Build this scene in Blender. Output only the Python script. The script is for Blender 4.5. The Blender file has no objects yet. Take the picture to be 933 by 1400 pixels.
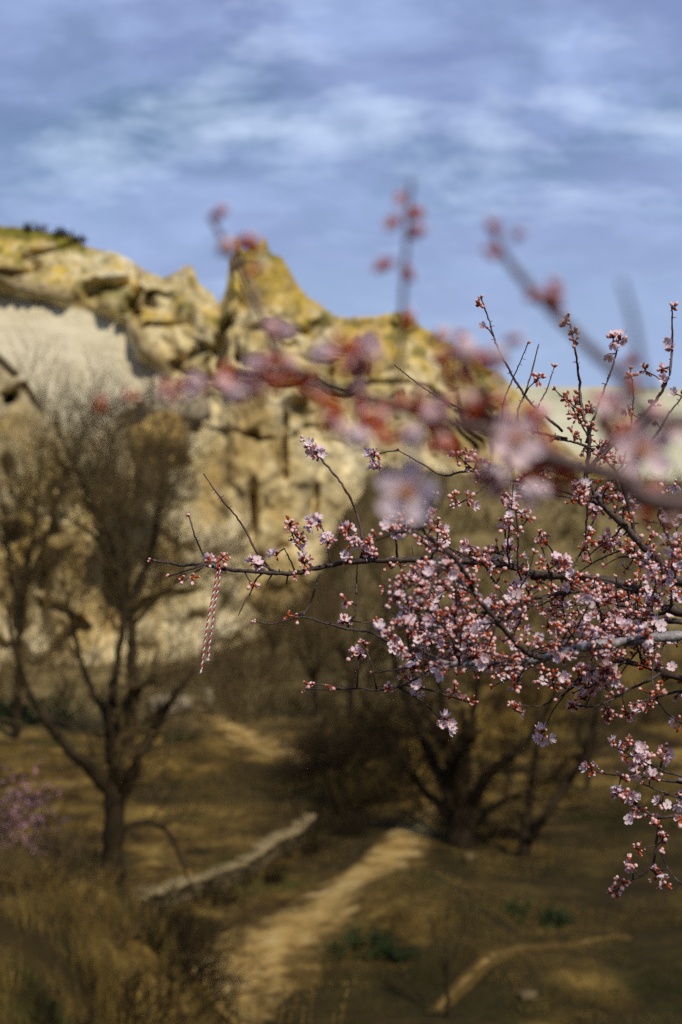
import bpy, math, random
import numpy as np
from mathutils import Vector, Matrix, Quaternion

R = math.radians
scene = bpy.context.scene
COL = scene.collection

# ------------------------------------------------------------------ camera, sky, sun, exposure
F = 1944.0                       # focal length in photo pixels (933 x 1400), 50 mm on full frame
CX, CY = 466.5, 700.0
FOCUS = 2.6
cam_d = bpy.data.cameras.new('camera'); cam = bpy.data.objects.new('camera', cam_d); COL.objects.link(cam)
cam.rotation_euler = (R(90), 0, 0)
cam_d.sensor_width = 36; cam_d.sensor_fit = 'AUTO'; cam_d.lens = 50.0
cam_d.clip_start = 0.05; cam_d.clip_end = 9000
cam_d.dof.use_dof = True; cam_d.dof.focus_distance = FOCUS; cam_d.dof.aperture_fstop = 3.7
scene.camera = cam

SUN_EL, SUN_AZ = 50.0, 146.0     # azimuth clockwise from the viewing direction (+Y): behind the camera, to its right side
world = bpy.data.worlds.new('World'); scene.world = world; world.use_nodes = True
wt = world.node_tree; wn, wl = wt.nodes, wt.links; wn.clear()
def N(nodes, typ, **kw):
    n = nodes.new(typ)
    for k, v in kw.items():
        if k == 'inp':
            for a, b in v.items(): n.inputs[a].default_value = b
        else: setattr(n, k, v)
    return n
wo = N(wn, 'ShaderNodeOutputWorld'); wb = N(wn, 'ShaderNodeBackground'); wb.inputs['Strength'].default_value = 0.1
sky = N(wn, 'ShaderNodeTexSky', sky_type='NISHITA', sun_disc=False, sun_elevation=R(SUN_EL), sun_rotation=R(SUN_AZ), altitude=1100, air_density=1.0, dust_density=0.6, ozone_density=2.0)
tc = N(wn, 'ShaderNodeTexCoord'); sep = N(wn, 'ShaderNodeSeparateXYZ'); wl.new(tc.outputs['Generated'], sep.inputs[0])
zc = N(wn, 'ShaderNodeMath', operation='MAXIMUM'); zc.inputs[1].default_value = 0.0; wl.new(sep.outputs['Z'], zc.inputs[0])
za = N(wn, 'ShaderNodeMath', operation='ADD'); za.inputs[1].default_value = 0.42; wl.new(zc.outputs[0], za.inputs[0])
dx = N(wn, 'ShaderNodeMath', operation='DIVIDE'); wl.new(sep.outputs['X'], dx.inputs[0]); wl.new(za.outputs[0], dx.inputs[1])
dy = N(wn, 'ShaderNodeMath', operation='DIVIDE'); wl.new(sep.outputs['Y'], dy.inputs[0]); wl.new(za.outputs[0], dy.inputs[1])
cmb = N(wn, 'ShaderNodeCombineXYZ'); wl.new(dx.outputs[0], cmb.inputs[0]); wl.new(dy.outputs[0], cmb.inputs[1])
def wnoise(scale, loc, detail, rough, dist, stretch=(1, 1, 1), rot=0.0):
    mp = N(wn, 'ShaderNodeMapping'); mp.inputs['Location'].default_value = loc; mp.inputs['Scale'].default_value = stretch; mp.inputs['Rotation'].default_value = (0, 0, rot)
    wl.new(cmb.outputs[0], mp.inputs[0])
    t = N(wn, 'ShaderNodeTexNoise'); t.inputs['Scale'].default_value = scale; t.inputs['Detail'].default_value = detail
    t.inputs['Roughness'].default_value = rough; t.inputs['Distortion'].default_value = dist; wl.new(mp.outputs[0], t.inputs[0]); return t
def wramp(src, stops):
    r = N(wn, 'ShaderNodeValToRGB'); e = r.color_ramp.elements
    while len(e) < len(stops): e.new(0.5)
    for el, (p, c) in zip(e, stops): el.position = p; el.color = (*c, 1) if len(c) == 3 else c
    wl.new(src, r.inputs[0]); return r
def wmix(fac, a, b):
    m = N(wn, 'ShaderNodeMix', data_type='RGBA')
    wl.new(fac, m.inputs[0]); 
    for s, v in ((6, a), (7, b)):
        if isinstance(v, tuple): m.inputs[s].default_value = (*v, 1)
        else: wl.new(v, m.inputs[s])
    return m.outputs[2]
# broad grey-lavender cloud sheet, thin where the blue shows, with bright wisps
n1 = wnoise(2.6, (3.1, 1.4, 0), 7, 0.58, 0.35, (1.0, 1.35, 1))
c1 = wramp(n1.outputs[0], [(0.38, (0.05,) * 3), (0.55, (0.95,) * 3)])
n3 = wnoise(4.6, (0.4, 5.1, 0), 7, 0.6, 0.3, (1.0, 1.6, 1), 0.12)
c3 = wramp(n3.outputs[0], [(0.40, (0.0,) * 3), (0.66, (1.0,) * 3)])
n2 = wnoise(3.8, (7.3, 0.6, 0), 8, 0.6, 0.15, (1.0, 1.7, 1), 0.1)
c2 = wramp(n2.outputs[0], [(0.52, (0.0,) * 3), (0.72, (0.9,) * 3)])
sheet = wmix(c3.outputs[0], (2.9, 3.8, 6.9), (4.6, 6.0, 9.8))
base = wmix(c1.outputs[0], sky.outputs[0], sheet)
full = wmix(c2.outputs[0], base, (7.2, 8.9, 12.0))
hz = wramp(sep.outputs['Z'], [(0.0, (1.0,) * 3), (0.10, (0.85,) * 3), (0.26, (0.0,) * 3)])
full = wmix(hz.outputs[0], full, (4.6, 5.95, 9.0))          # paler, even air towards the horizon all round
wl.new(full, wb.inputs['Color']); wl.new(wb.outputs[0], wo.inputs['Surface'])

sun_d = bpy.data.lights.new('sun', 'SUN'); sun = bpy.data.objects.new('sun', sun_d); COL.objects.link(sun)
sun_d.energy = 4.6; sun_d.angle = R(2.0); sun_d.color = (1.0, 0.91, 0.76)
sd = Vector((math.sin(R(SUN_AZ)) * math.cos(R(SUN_EL)), math.cos(R(SUN_AZ)) * math.cos(R(SUN_EL)), math.sin(R(SUN_EL))))
sun.rotation_euler = sd.to_track_quat('Z', 'Y').to_euler(); sun.location = sd * 50
vs = scene.view_settings; vs.view_transform = 'Standard'; vs.look = 'None'; vs.exposure = -0.25; vs.gamma = 1.0; vs.use_curve_mapping = False
scene.cycles.use_denoising = False; scene.cycles.sample_clamp_indirect = 3.0; scene.cycles.sample_clamp_direct = 8.0

# ------------------------------------------------------------------ helpers
rng = np.random.default_rng(11); random.seed(11)
def P(px, py, D): return np.array(((px - CX) / F * D, D, (CY - py) / F * D))

def _h(i, j, k, s):
    n = (i * 374761393 + j * 668265263 + k * 2147483647 + s * 1274126177) & 0xFFFFFFFF
    n = ((n ^ (n >> 13)) * 1274126177) & 0xFFFFFFFF
    return ((n ^ (n >> 16)) & 0xFFFF) / 65535.0
def vnoise(x, y, z=0.0, s=0):
    x, y, z = np.broadcast_arrays(np.asarray(x, float), np.asarray(y, float), np.asarray(z, float))
    i, j, k = (np.floor(a).astype(np.int64) for a in (x, y, z)); u, v, w = x - i, y - j, z - k
    u, v, w = (a * a * (3 - 2 * a) for a in (u, v, w)); o = 0
    for a in (0, 1):
        for b in (0, 1):
            for c in (0, 1):
                o = o + _h(i + a, j + b, k + c, s) * (u if a else 1 - u) * (v if b else 1 - v) * (w if c else 1 - w)
    return o
def fbm(x, y, z=0.0, s=0, octaves=4, g=0.5):
    o, a, t = 0, 1.0, 0
    for q in range(octaves):
        o = o + a * vnoise(np.asarray(x) * 2 ** q, np.asarray(y) * 2 ** q, np.asarray(z) * 2 ** q, s + q * 17); t += a; a *= g
    return o / t - 0.5
def sst(a, b, x):
    t = np.clip((np.asarray(x, float) - a) / (b - a), 0, 1); return t * t * (3 - 2 * t)

class Acc:
    """collects faces of one mesh with material slots"""
    def __init__(s): s.v, s.f, s.m, s.n = [], [], [], 0
    def add(s, v, f, m=0):
        v = np.asarray(v, float); s.v.append(v)
        if len(f): s.f.extend([tuple(int(i) + s.n for i in q) for q in f]); s.m.extend([m] * len(f))
        s.n += len(v)
    def mesh(s, name, mats, smooth=True):
        me = bpy.data.meshes.new(name); me.from_pydata(np.concatenate(s.v).tolist(), [], s.f)
        for m in mats: me.materials.append(m)
        if any(s.m): me.polygons.foreach_set('material_index', s.m)
        me.polygons.foreach_set('use_smooth', [smooth] * len(s.f)); me.update(); return me
    def obj(s, name, mats, parent=None, smooth=True): return mk(name, s.mesh(name, mats if isinstance(mats, (list, tuple)) else [mats], smooth), parent)
def mk(name, me, parent=None):
    o = bpy.data.objects.new(name, me); COL.objects.link(o)
    if parent is not None: o.parent = parent
    return o
def tag(o, label=None, cat=None, group=None, kind=None):
    for k, v in (('label', label), ('category', cat), ('group', group), ('kind', kind)):
        if v: o[k] = v
    return o
def thing(name, label, cat, loc, group=None):
    o = bpy.data.objects.new(name, None); COL.objects.link(o); o.location = loc; o.empty_display_size = 0.1
    return tag(o, label, cat, group)
def put(o, parent):           # parent keeping world coordinates (parent carries location only)
    o.parent = parent; o.matrix_parent_inverse = Matrix.Translation(-parent.location); return o

def spline(pts, rad, step):
    """Catmull-Rom through pts with radii, resampled about every step"""
    pts = np.asarray(pts, float); rad = np.asarray(rad, float)
    if len(pts) == 2: pts = np.array([pts[0], (pts[0] + pts[1]) / 2, pts[1]]); rad = np.array([rad[0], (rad[0] + rad[1]) / 2, rad[1]])
    q = np.vstack([2 * pts[0] - pts[1], pts, 2 * pts[-1] - pts[-2]]); op, orr = [], []
    for i in range(len(pts) - 1):
        p0, p1, p2, p3 = q[i:i + 4]; n = max(1, int(np.linalg.norm(p2 - p1) / step))
        for k in range(n):
            t = k / n
            op.append(0.5 * (2 * p1 + (p2 - p0) * t + (2 * p0 - 5 * p1 + 4 * p2 - p3) * t * t + (3 * p1 - p0 - 3 * p2 + p3) * t ** 3))
            orr.append(rad[i] * (1 - t) + rad[i + 1] * t)
    op.append(pts[-1]); orr.append(rad[-1]); return np.array(op), np.array(orr)
def tube(acc, pts, rad, sides=5, m=0, knob=0.0):
    pts = np.asarray(pts, float); n = len(pts); tan = np.gradient(pts, axis=0)
    tan /= np.linalg.norm(tan, axis=1, keepdims=True) + 1e-12
    up = np.array((0.31, 0.17, 0.93)); a = np.cross(tan, up); ln = np.linalg.norm(a, axis=1, keepdims=True)
    a = np.where(ln < 0.15, np.cross(tan, np.array((1.0, 0.2, 0.1))), a); a /= np.linalg.norm(a, axis=1, keepdims=True) + 1e-12
    b = np.cross(tan, a); th = np.arange(sides) * 2 * math.pi / sides
    rr = np.asarray(rad, float)[:, None] * np.ones((1, sides))
    if knob: rr = rr * (1 + knob * (rng.random((n, 1)) - 0.4) + 0.5 * knob * (rng.random((n, sides)) - 0.5))
    v = pts[:, None, :] + rr[..., None] * (a[:, None, :] * np.cos(th)[None, :, None] + b[:, None, :] * np.sin(th)[None, :, None])
    f = [(i * sides + j, i * sides + (j + 1) % sides, (i + 1) * sides + (j + 1) % sides, (i + 1) * sides + j) for i in range(n - 1) for j in range(sides)]
    f.append(tuple(range((n - 1) * sides, n * sides))); f.append(tuple(range(sides - 1, -1, -1)))
    acc.add(v.reshape(-1, 3), f, m)

# ------------------------------------------------------------------ materials
def mat(name, build, rough=0.85, spec=0.25, bump=None, transl=None):
    """build(nt, coord)->colour socket or rgb; bump=(scale, strength, distance)"""
    m = bpy.data.materials.new(name); m.use_nodes = True; nt = m.node_tree; nd, lk = nt.nodes, nt.links
    b = nd['Principled BSDF']; b.inputs['Roughness'].default_value = rough; b.inputs['Specular IOR Level'].default_value = spec
    tcn = N(nd, 'ShaderNodeTexCoord')
    c = build(nt, tcn.outputs['Object']) if callable(build) else build
    if isinstance(c, tuple): b.inputs['Base Color'].default_value = (*c, 1)
    else: lk.new(c, b.inputs['Base Color'])
    if bump:
        t = N(nd, 'ShaderNodeTexNoise'); t.inputs['Scale'].default_value = bump[0]; t.inputs['Detail'].default_value = 5; lk.new(tcn.outputs['Object'], t.inputs[0])
        bp = N(nd, 'ShaderNodeBump'); bp.inputs['Strength'].default_value = bump[1]; bp.inputs['Distance'].default_value = bump[2]
        lk.new(t.outputs[0], bp.inputs['Height']); lk.new(bp.outputs[0], b.inputs['Normal'])
    if transl:
        tr = N(nd, 'ShaderNodeBsdfTranslucent'); mx = N(nd, 'ShaderNodeMixShader'); mx.inputs[0].default_value = transl[0]; tr.inputs[0].default_value = (*transl[1], 1)
        lk.new(b.outputs[0], mx.inputs[1]); lk.new(tr.outputs[0], mx.inputs[2]); lk.new(mx.outputs[0], nd['Material Output'].inputs[0])
    return m
def nnoise(nt, co, scale, detail=4, rough=0.55, stretch=None, loc=None):
    nd, lk = nt.nodes, nt.links
    if stretch or loc:
        mp = N(nd, 'ShaderNodeMapping')
        if stretch: mp.inputs['Scale'].default_value = stretch
        if loc: mp.inputs['Location'].default_value = loc
        lk.new(co, mp.inputs[0]); co = mp.outputs[0]
    t = N(nd, 'ShaderNodeTexNoise'); t.inputs['Scale'].default_value = scale; t.inputs['Detail'].default_value = detail; t.inputs['Roughness'].default_value = rough
    lk.new(co, t.inputs[0]); return t.outputs[0]
def nramp(nt, src, stops):
    r = N(nt.nodes, 'ShaderNodeValToRGB'); e = r.color_ramp.elements
    while len(e) < len(stops): e.new(0.5)
    for el, (p, c) in zip(e, stops): el.position = p; el.color = (*c, 1) if isinstance(c, tuple) else (c, c, c, 1)
    nt.links.new(src, r.inputs[0]); return r.outputs[0]
def nmix(nt, fac, a, b, blend='MIX'):
    m = N(nt.nodes, 'ShaderNodeMix', data_type='RGBA', blend_type=blend)
    for s, v in ((0, fac), (6, a), (7, b)):
        if isinstance(v, tuple): m.inputs[s].default_value = (*v, 1)
        elif isinstance(v, (int, float)): m.inputs[s].default_value = v
        else: nt.links.new(v, m.inputs[s])
    return m.outputs[2]
def nattr(nt, name):
    a = N(nt.nodes, 'ShaderNodeAttribute', attribute_name=name); return a.outputs['Fac']

def c_ground(nt, co):
    dry = nramp(nt, nnoise(nt, co, 0.55, 6, 0.65), [(0.36, (0.022, 0.0125, 0.003)), (0.50, (0.088, 0.052, 0.011)), (0.68, (0.27, 0.175, 0.042))])
    fine = nramp(nt, nnoise(nt, co, 5.0, 5, 0.7), [(0.3, 0.55), (0.7, 1.25)])
    c = nmix(nt, 1.0, dry, fine, 'MULTIPLY')
    grn = nramp(nt, nnoise(nt, co, 0.28, 4, 0.6, loc=(11, 3, 0)), [(0.58, 0.0), (0.70, 0.8)])
    c = nmix(nt, grn, c, (0.026, 0.036, 0.006))
    tal = nramp(nt, nnoise(nt, co, 0.35, 5, 0.65, loc=(2, 9, 4)), [(0.3, (0.10, 0.072, 0.026)), (0.6, (0.20, 0.15, 0.062)), (0.75, (0.29, 0.23, 0.115))])
    c = nmix(nt, nattr(nt, 'talus'), c, tal)
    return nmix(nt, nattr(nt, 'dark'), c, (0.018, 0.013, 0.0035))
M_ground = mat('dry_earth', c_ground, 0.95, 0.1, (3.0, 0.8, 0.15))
def c_path(nt, co):
    c = nramp(nt, nnoise(nt, co, 1.1, 6, 0.65), [(0.30, (0.12, 0.070, 0.017)), (0.5, (0.32, 0.205, 0.062)), (0.70, (0.44, 0.33, 0.15))])
    ad = N(nt.nodes, 'ShaderNodeMath', operation='MULTIPLY_ADD'); nt.links.new(nnoise(nt, co, 1.6, 6, 0.7), ad.inputs[0]); ad.inputs[1].default_value = 2.4; 
    sb = N(nt.nodes, 'ShaderNodeMath', operation='SUBTRACT'); nt.links.new(nattr(nt, 'rim'), sb.inputs[0]); sb.inputs[1].default_value = 1.2; nt.links.new(sb.outputs[0], ad.inputs[2])
    return nmix(nt, nramp(nt, ad.outputs[0], [(0.30, 0.0), (0.85, 1.0)]), c, (0.070, 0.042, 0.010))
M_path = mat('trodden_earth', c_path, 0.95, 0.1, (6, 0.5, 0.05))
def c_cliff(nt, co):
    base = nramp(nt, nnoise(nt, co, 0.16, 7, 0.62), [(0.30, (0.20, 0.125, 0.04)), (0.42, (0.42, 0.31, 0.135)), (0.53, (0.60, 0.50, 0.29)), (0.75, (0.52, 0.465, 0.32))])
    streak = nramp(nt, nnoise(nt, co, 0.5, 5, 0.6, stretch=(1.4, 0.5, 0.22)), [(0.32, 0.45), (0.55, 1.0), (0.7, 1.15)])
    c = nmix(nt, 0.8, base, streak, 'MULTIPLY')
    och = nramp(nt, nnoise(nt, co, 0.45, 5, 0.6, loc=(4, 4, 1)), [(0.42, 0.0), (0.62, 1.0)])
    m1 = N(nt.nodes, 'ShaderNodeMath', operation='MULTIPLY'); nt.links.new(och, m1.inputs[0]); nt.links.new(nattr(nt, 'ochre'), m1.inputs[1])
    c = nmix(nt, m1.outputs[0], c, (0.47, 0.33, 0.065))
    mott = nramp(nt, nnoise(nt, co, 0.75, 6, 0.7, loc=(8, 1, 3)), [(0.34, 0.42), (0.48, 1.0), (0.66, 1.22)])
    c = nmix(nt, 0.75, c, mott, 'MULTIPLY')
    slab = nramp(nt, nnoise(nt, co, 0.5, 5, 0.6, stretch=(0.6, 1, 1.6)), [(0.3, (0.40, 0.345, 0.225)), (0.62, (0.54, 0.485, 0.335))])
    c = nmix(nt, nattr(nt, 'slab'), c, slab)
    veg = nramp(nt, nnoise(nt, co, 0.8, 5, 0.7), [(0.35, (0.06, 0.058, 0.012)), (0.7, (0.27, 0.23, 0.035))])
    c = nmix(nt, nattr(nt, 'veg'), c, veg)
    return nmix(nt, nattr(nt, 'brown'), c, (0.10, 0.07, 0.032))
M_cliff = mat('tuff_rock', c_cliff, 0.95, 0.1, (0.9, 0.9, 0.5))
M_hill = mat('pale_hill', lambda nt, co: nramp(nt, nnoise(nt, co, 0.06, 6, 0.65), [(0.35, (0.26, 0.25, 0.14)), (0.5, (0.44, 0.42, 0.28)), (0.68, (0.54, 0.51, 0.38))]), 0.95, 0.1)
def c_rock(a, b, s): return lambda nt, co: nramp(nt, nnoise(nt, co, s, 6, 0.65), [(0.3, a), (0.65, b)])
M_boulder_ochre = mat('ochre_boulder', c_rock((0.20, 0.115, 0.03), (0.45, 0.31, 0.11), 0.6), 0.95, 0.1, (2, 0.8, 0.2))
M_boulder_pale = mat('pale_boulder', c_rock((0.17, 0.135, 0.08), (0.36, 0.30, 0.20), 1.2), 0.95, 0.1, (3, 0.6, 0.1))
M_stone = mat('wall_stone', c_rock((0.05, 0.036, 0.015), (0.14, 0.105, 0.05), 3.0), 0.9, 0.15, (9, 0.6, 0.03))
M_cap = mat('cap_stone', c_rock((0.10, 0.072, 0.028), (0.30, 0.23, 0.115), 3.0), 0.9, 0.15, (9, 0.6, 0.03))
M_bark_far = mat('brown_bark', c_rock((0.014, 0.009, 0.004), (0.040, 0.026, 0.012), 4.0), 0.9, 0.15, (12, 0.7, 0.03))
M_twig_far = mat('brown_twig', c_rock((0.050, 0.033, 0.012), (0.125, 0.086, 0.036), 2.0), 0.9, 0.1)
M_twig_dark = mat('dark_twig', c_rock((0.010, 0.0065, 0.0025), (0.030, 0.019, 0.007), 2.0), 0.9, 0.1)
M_straw = mat('straw', c_rock((0.06, 0.038, 0.009), (0.25, 0.165, 0.042), 1.4), 0.8, 0.15, transl=(0.2, (0.35, 0.26, 0.10)))
M_grass = mat('green_grass', c_rock((0.018, 0.024, 0.004), (0.060, 0.068, 0.013), 1.1), 0.8, 0.15, transl=(0.2, (0.10, 0.13, 0.03)))
M_evergreen = mat('evergreen', c_rock((0.014, 0.030, 0.010), (0.045, 0.075, 0.020), 1.1), 0.8, 0.15)
M_pinkfar = mat('far_blossom', c_rock((0.34, 0.13, 0.17), (0.62, 0.36, 0.42), 2.0), 0.8, 0.15)
def c_bark(nt, co):
    a = nramp(nt, nnoise(nt, co, 90, 6, 0.65), [(0.3, (0.026, 0.016, 0.012)), (0.55, (0.068, 0.043, 0.034)), (0.75, (0.17, 0.135, 0.12))])
    b = nramp(nt, nnoise(nt, co, 420, 3, 0.6), [(0.4, 0.65), (0.7, 1.35)])
    return nmix(nt, 1.0, a, b, 'MULTIPLY')
M_bark = mat('grey_bark', c_bark, 0.62, 0.35, (300, 0.8, 0.002))
M_palebark = mat('pale_bark', c_rock((0.10, 0.085, 0.082), (0.36, 0.33, 0.33), 110), 0.55, 0.4, (300, 0.8, 0.002))
M_youngbark = mat('red_brown_twig', c_rock((0.035, 0.017, 0.015), (0.10, 0.045, 0.038), 70), 0.5, 0.4, (400, 0.5, 0.001))
def var(nt, col_a, col_b):
    oi = N(nt.nodes, 'ShaderNodeObjectInfo'); return nmix(nt, oi.outputs['Random'], col_a, col_b)
M_petal = mat('petal', lambda nt, co: nmix(nt, nramp(nt, nnoise(nt, co, 160, 3), [(0.4, 0.0), (0.7, 0.6)]), var(nt, (0.84, 0.77, 0.79), (0.80, 0.62, 0.68)), (0.74, 0.48, 0.56)), 0.55, 0.3, transl=(0.30, (0.80, 0.62, 0.68)))
M_budpetal = mat('bud_petal', lambda nt, co: nmix(nt, nramp(nt, nnoise(nt, co, 120, 3), [(0.35, 0.0), (0.7, 1.0)]), (0.90, 0.70, 0.68), (0.66, 0.26, 0.23)), 0.5, 0.35, transl=(0.2, (0.8, 0.38, 0.34)))
M_calyx = mat('calyx', lambda nt, co: nmix(nt, nramp(nt, nnoise(nt, co, 140, 3), [(0.35, 0.0), (0.7, 1.0)]), (0.27, 0.020, 0.012), (0.60, 0.16, 0.02)), 0.6, 0.15, transl=(0.3, (0.85, 0.15, 0.015)))
M_anther = mat('anther', (0.72, 0.36, 0.05), 0.6, 0.2)
M_filament = mat('filament', (0.78, 0.52, 0.55), 0.6, 0.2, transl=(0.3, (0.8, 0.4, 0.4)))
M_heart = mat('flower_heart', (0.62, 0.17, 0.03), 0.6, 0.2, transl=(0.2, (0.7, 0.2, 0.03)))
M_scale = mat('bud_scale', c_rock((0.10, 0.035, 0.018), (0.26, 0.10, 0.04), 200), 0.6, 0.3)
M_red = mat('red_yarn', (0.52, 0.018, 0.028), 0.85, 0.15, (2200, 0.6, 0.0006))
M_white = mat('white_yarn', (0.74, 0.72, 0.72), 0.9, 0.15, (2200, 0.6, 0.0006))
M_teal = mat('teal_thread', (0.02, 0.20, 0.16), 0.7, 0.2)

# ------------------------------------------------------------------ ground
WX = np.array([-30, -9, -4.74, -3.25, -2.2, -1.5, -0.6, 2.6, 7.0, 30.0]); WY = np.array([26, 31.5, 35.2, 38.0, 40.1, 42.3, 46.0, 53.0, 62.0, 80.0])
def talus_h(x): return np.interp(x, [-60, -22, -8, -5, -2, 0.3, 2.8, 12, 30, 90], [.5, .2, .3, 1.0, 3.6, 8.0, 11.0, 10.5, 10.0, 10.0])
def ground(x, y):
    x = np.asarray(x, float); y = np.asarray(y, float)
    near = -1.6 - 0.33 * y + 0.3 * fbm(x * 0.5, y * 0.35, 0, 3, 3, .6) + .42 * fbm(x * 1.3, y * 1.1, 0, 4, 3, .6)
    spur = 3.5 * sst(9, 24, y) * (1 - sst(26.5, 34.5, y)) * (1 - sst(-4.8, -1.0, x + 1.1 * fbm(x * 0.7, y * 0.5, 0, 21)))
    floor = -10 + 0.3 * fbm(x * 0.25, y * 0.25, 0, 5) + 0.42 * fbm(x * .8, y * .45, 0, 6, 4, .6) * sst(.8, 2.5, np.abs(x - np.interp(y, [27, 31, 35, 40, 46, 60], [-4, -2.5, -.9, .5, 2.6, 6]))) + 0.05 * np.clip(x - 7, 0, 40) * (1 - sst(55, 70, y))
    terr = sst(-0.25, 0.25, y - np.interp(x, WX, WY)) * (0.62 + 0.7 * sst(-1.6, 0.5, x))
    floor = floor + terr + 0.012 * np.clip(y - 42, 0, 45)
    floor = floor + talus_h(x) * sst(58, 97, y) + 0.9 * fbm(x * 0.12, y * 0.12, 0, 9) * sst(55, 75, y)
    hump = 0.9 * np.exp(-((x - 1.9) / 1.7) ** 2 - ((y - 35.0) / 3.2) ** 2) + 0.7 * np.exp(-((x + 6.0) / 2.6) ** 2 - ((y - 51.0) / 2.0) ** 2)
    floor = floor + hump
    k = 0.9; a, b = near + spur, floor
    h = np.clip(0.5 + 0.5 * (a - b) / k, 0, 1)
    return b * (1 - h) + a * h + k * h * (1 - h)
def on_ground(px, D): x = (px - CX) / F * D; return np.array((x, D, float(ground(x, D))))
ys = np.unique(np.concatenate([np.arange(-60, 0, 2.5), np.arange(0, 8, 0.5), np.arange(8, 60, 0.25), np.arange(60, 120, 0.8), np.arange(120, 400, 12), np.arange(400, 6001, 400)]))
xs = np.unique(np.concatenate([-np.geomspace(22, 4000, 26), np.arange(-22, 18, 0.25), np.geomspace(18, 4000, 28)]))
GX, GY = np.meshgrid(xs, ys); GZ = ground(GX, GY)
GZ = np.where(GY > 130, np.minimum(GZ, 0) - 6, GZ)
nx, ny = len(xs), len(ys)
idx = np.arange(nx * ny).reshape(ny, nx)
quads = np.stack([idx[:-1, :-1], idx[:-1, 1:], idx[1:, 1:], idx[1:, :-1]], -1).reshape(-1, 4)
me = bpy.data.meshes.new('ground'); me.from_pydata(np.stack([GX, GY, GZ], -1).reshape(-1, 3).tolist(), [], quads.tolist())
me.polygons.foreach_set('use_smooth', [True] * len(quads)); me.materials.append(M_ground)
def pattr(me, name, val): a = me.attributes.new(name, 'FLOAT', 'POINT'); a.data.foreach_set('value', np.asarray(val, np.float32).ravel())
pattr(me, 'talus', sst(56, 66, GY - 9 * sst(3, 9, GX) + 4 * fbm(GX * .2, GY * .2, 0, 31)))
wall_d = np.abs(GY - np.interp(GX, WX, WY))
pattr(me, 'dark', np.clip(sst(0.5, 0.62, 0.5 + fbm(GX * .18, GY * .18, 0, 41) + 0.16 * sst(1.0, 6, GX) * (1 - sst(44, 52, GY)) + .10 * (1 - sst(30, 36, GY))) * 0.8 * (1 - sst(54, 60, GY - 12 * sst(3, 9, GX))), 0, 1))  # random dark soil; light fall-off painted in towards the front and right
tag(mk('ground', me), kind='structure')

def strip(name, pts, widths, material, lift=0.03, seed=0, worn=0.0):
    p, w = spline(pts, widths, 0.3); t = np.gradient(p, axis=0)[:, :2]; t /= np.linalg.norm(t, axis=1, keepdims=True); nrm = np.stack([-t[:, 1], t[:, 0]], -1)
    K = 9; acc = Acc(); V = []
    for i in range(len(p)):
        for j in range(K):
            s = (j / (K - 1) * 2 - 1); e = w[i] * (1 + (0.55 * fbm(i * 0.16, s * 0.01 + (5 if s > 0 else 0), 0, 60 + seed)) )
            q = p[i, :2] + nrm[i] * s * e * 0.5
            V.append((q[0], q[1], float(ground(q[0], q[1])) + lift - (0.09 if j in (0, K - 1) else 0)))
    acc.add(V, [(i * K + j, i * K + j + 1, (i + 1) * K + j + 1, (i + 1) * K + j) for i in range(len(p) - 1) for j in range(K - 1)])
    o = acc.obj(name, material); pattr(o.data, 'rim', [abs(j / (K - 1) * 2 - 1) + worn for i in range(len(p)) for j in range(K)]); return tag(o, kind='structure')
def fl(px, py, z=-10.0): D = -z * F / (py - CY); return ((px - CX) / F * D, D, 0)
strip('footpath', [fl(225, 1420), fl(300, 1345), fl(345, 1310), fl(420, 1270), fl(490, 1215), fl(545, 1160), fl(572, 1128), fl(588, 1108)], [4.4, 4.2, 3.8, 3.0, 2.3, 1.9, 1.4, 0.9], M_path, 0.035, 1, .05)
strip('field_track', [fl(452, 1056, -9.3), fl(425, 1046, -9.3), fl(380, 1030, -9.25), fl(335, 1008, -9.2), fl(290, 985, -9.2)], [1.6, 1.9, 2.2, 2.0, 1.6], M_path, 0.05, 2)
strip('side_track', [fl(590, 1385), fl(640, 1340), fl(700, 1305), fl(770, 1290), fl(860, 1280)], [0.4, 0.5, 0.55, 0.5, 0.3], M_path, 0.04, 3, .6)

# ------------------------------------------------------------------ cliff
SK = np.array([(-900, 300), (-300, 285), (-100, 300), (0, 308), (40, 313), (100, 322), (115, 336), (160, 346), (200, 370), (222, 381), (240, 372), (254, 363), (264, 365), (272, 388), (290, 400), (300, 416), (308, 398), (314, 362), (320, 336), (326, 324), (335, 345), (346, 332), (353, 333), (362, 322), (371, 347), (385, 350), (392, 362), (405, 385), (420, 405), (440, 418), (460, 432), (490, 434), (520, 432), (545, 425), (560, 432), (580, 450), (620, 470), (680, 508), (720, 548), (770, 610), (950, 680), (1300, 690)], float)
us = np.unique(np.concatenate([np.arange(-900, -20, 14), np.arange(-20, 760, 2.0), np.arange(760, 1301, 12)]))
sky_y = np.interp(us, SK[:, 0], SK[:, 1])
sky_y = sky_y + 5.0 * fbm(us * 0.05, 0.3, 0, 77) + 3.5 * fbm(us * 0.2, 0.7, 0, 78)
NV = 300
vv = np.linspace(0, 1, NV)
Db = np.interp(us, [-900, -100, 150, 300, 450, 620, 1300], [62, 74, 80, 84, 89, 98, 135])
Dt = Db + np.interp(us, [-900, 0, 200, 340, 480, 620, 1300], [26, 24, 20, 12, 15, 13, 20])
zt = (CY - sky_y) / F * Dt; zb = -11.5
U, Vv = np.meshgrid(us, vv)
Z = zb + (zt - zb)[None, :] * Vv
prof = 0.42 * Vv + 0.58 * Vv ** 2.2
D0 = Db[None, :] + (Dt - Db)[None, :] * prof
PY = CY - Z / D0 * F                          # where this point falls in the photograph
Xw = (U - CX) / F * D0
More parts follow.
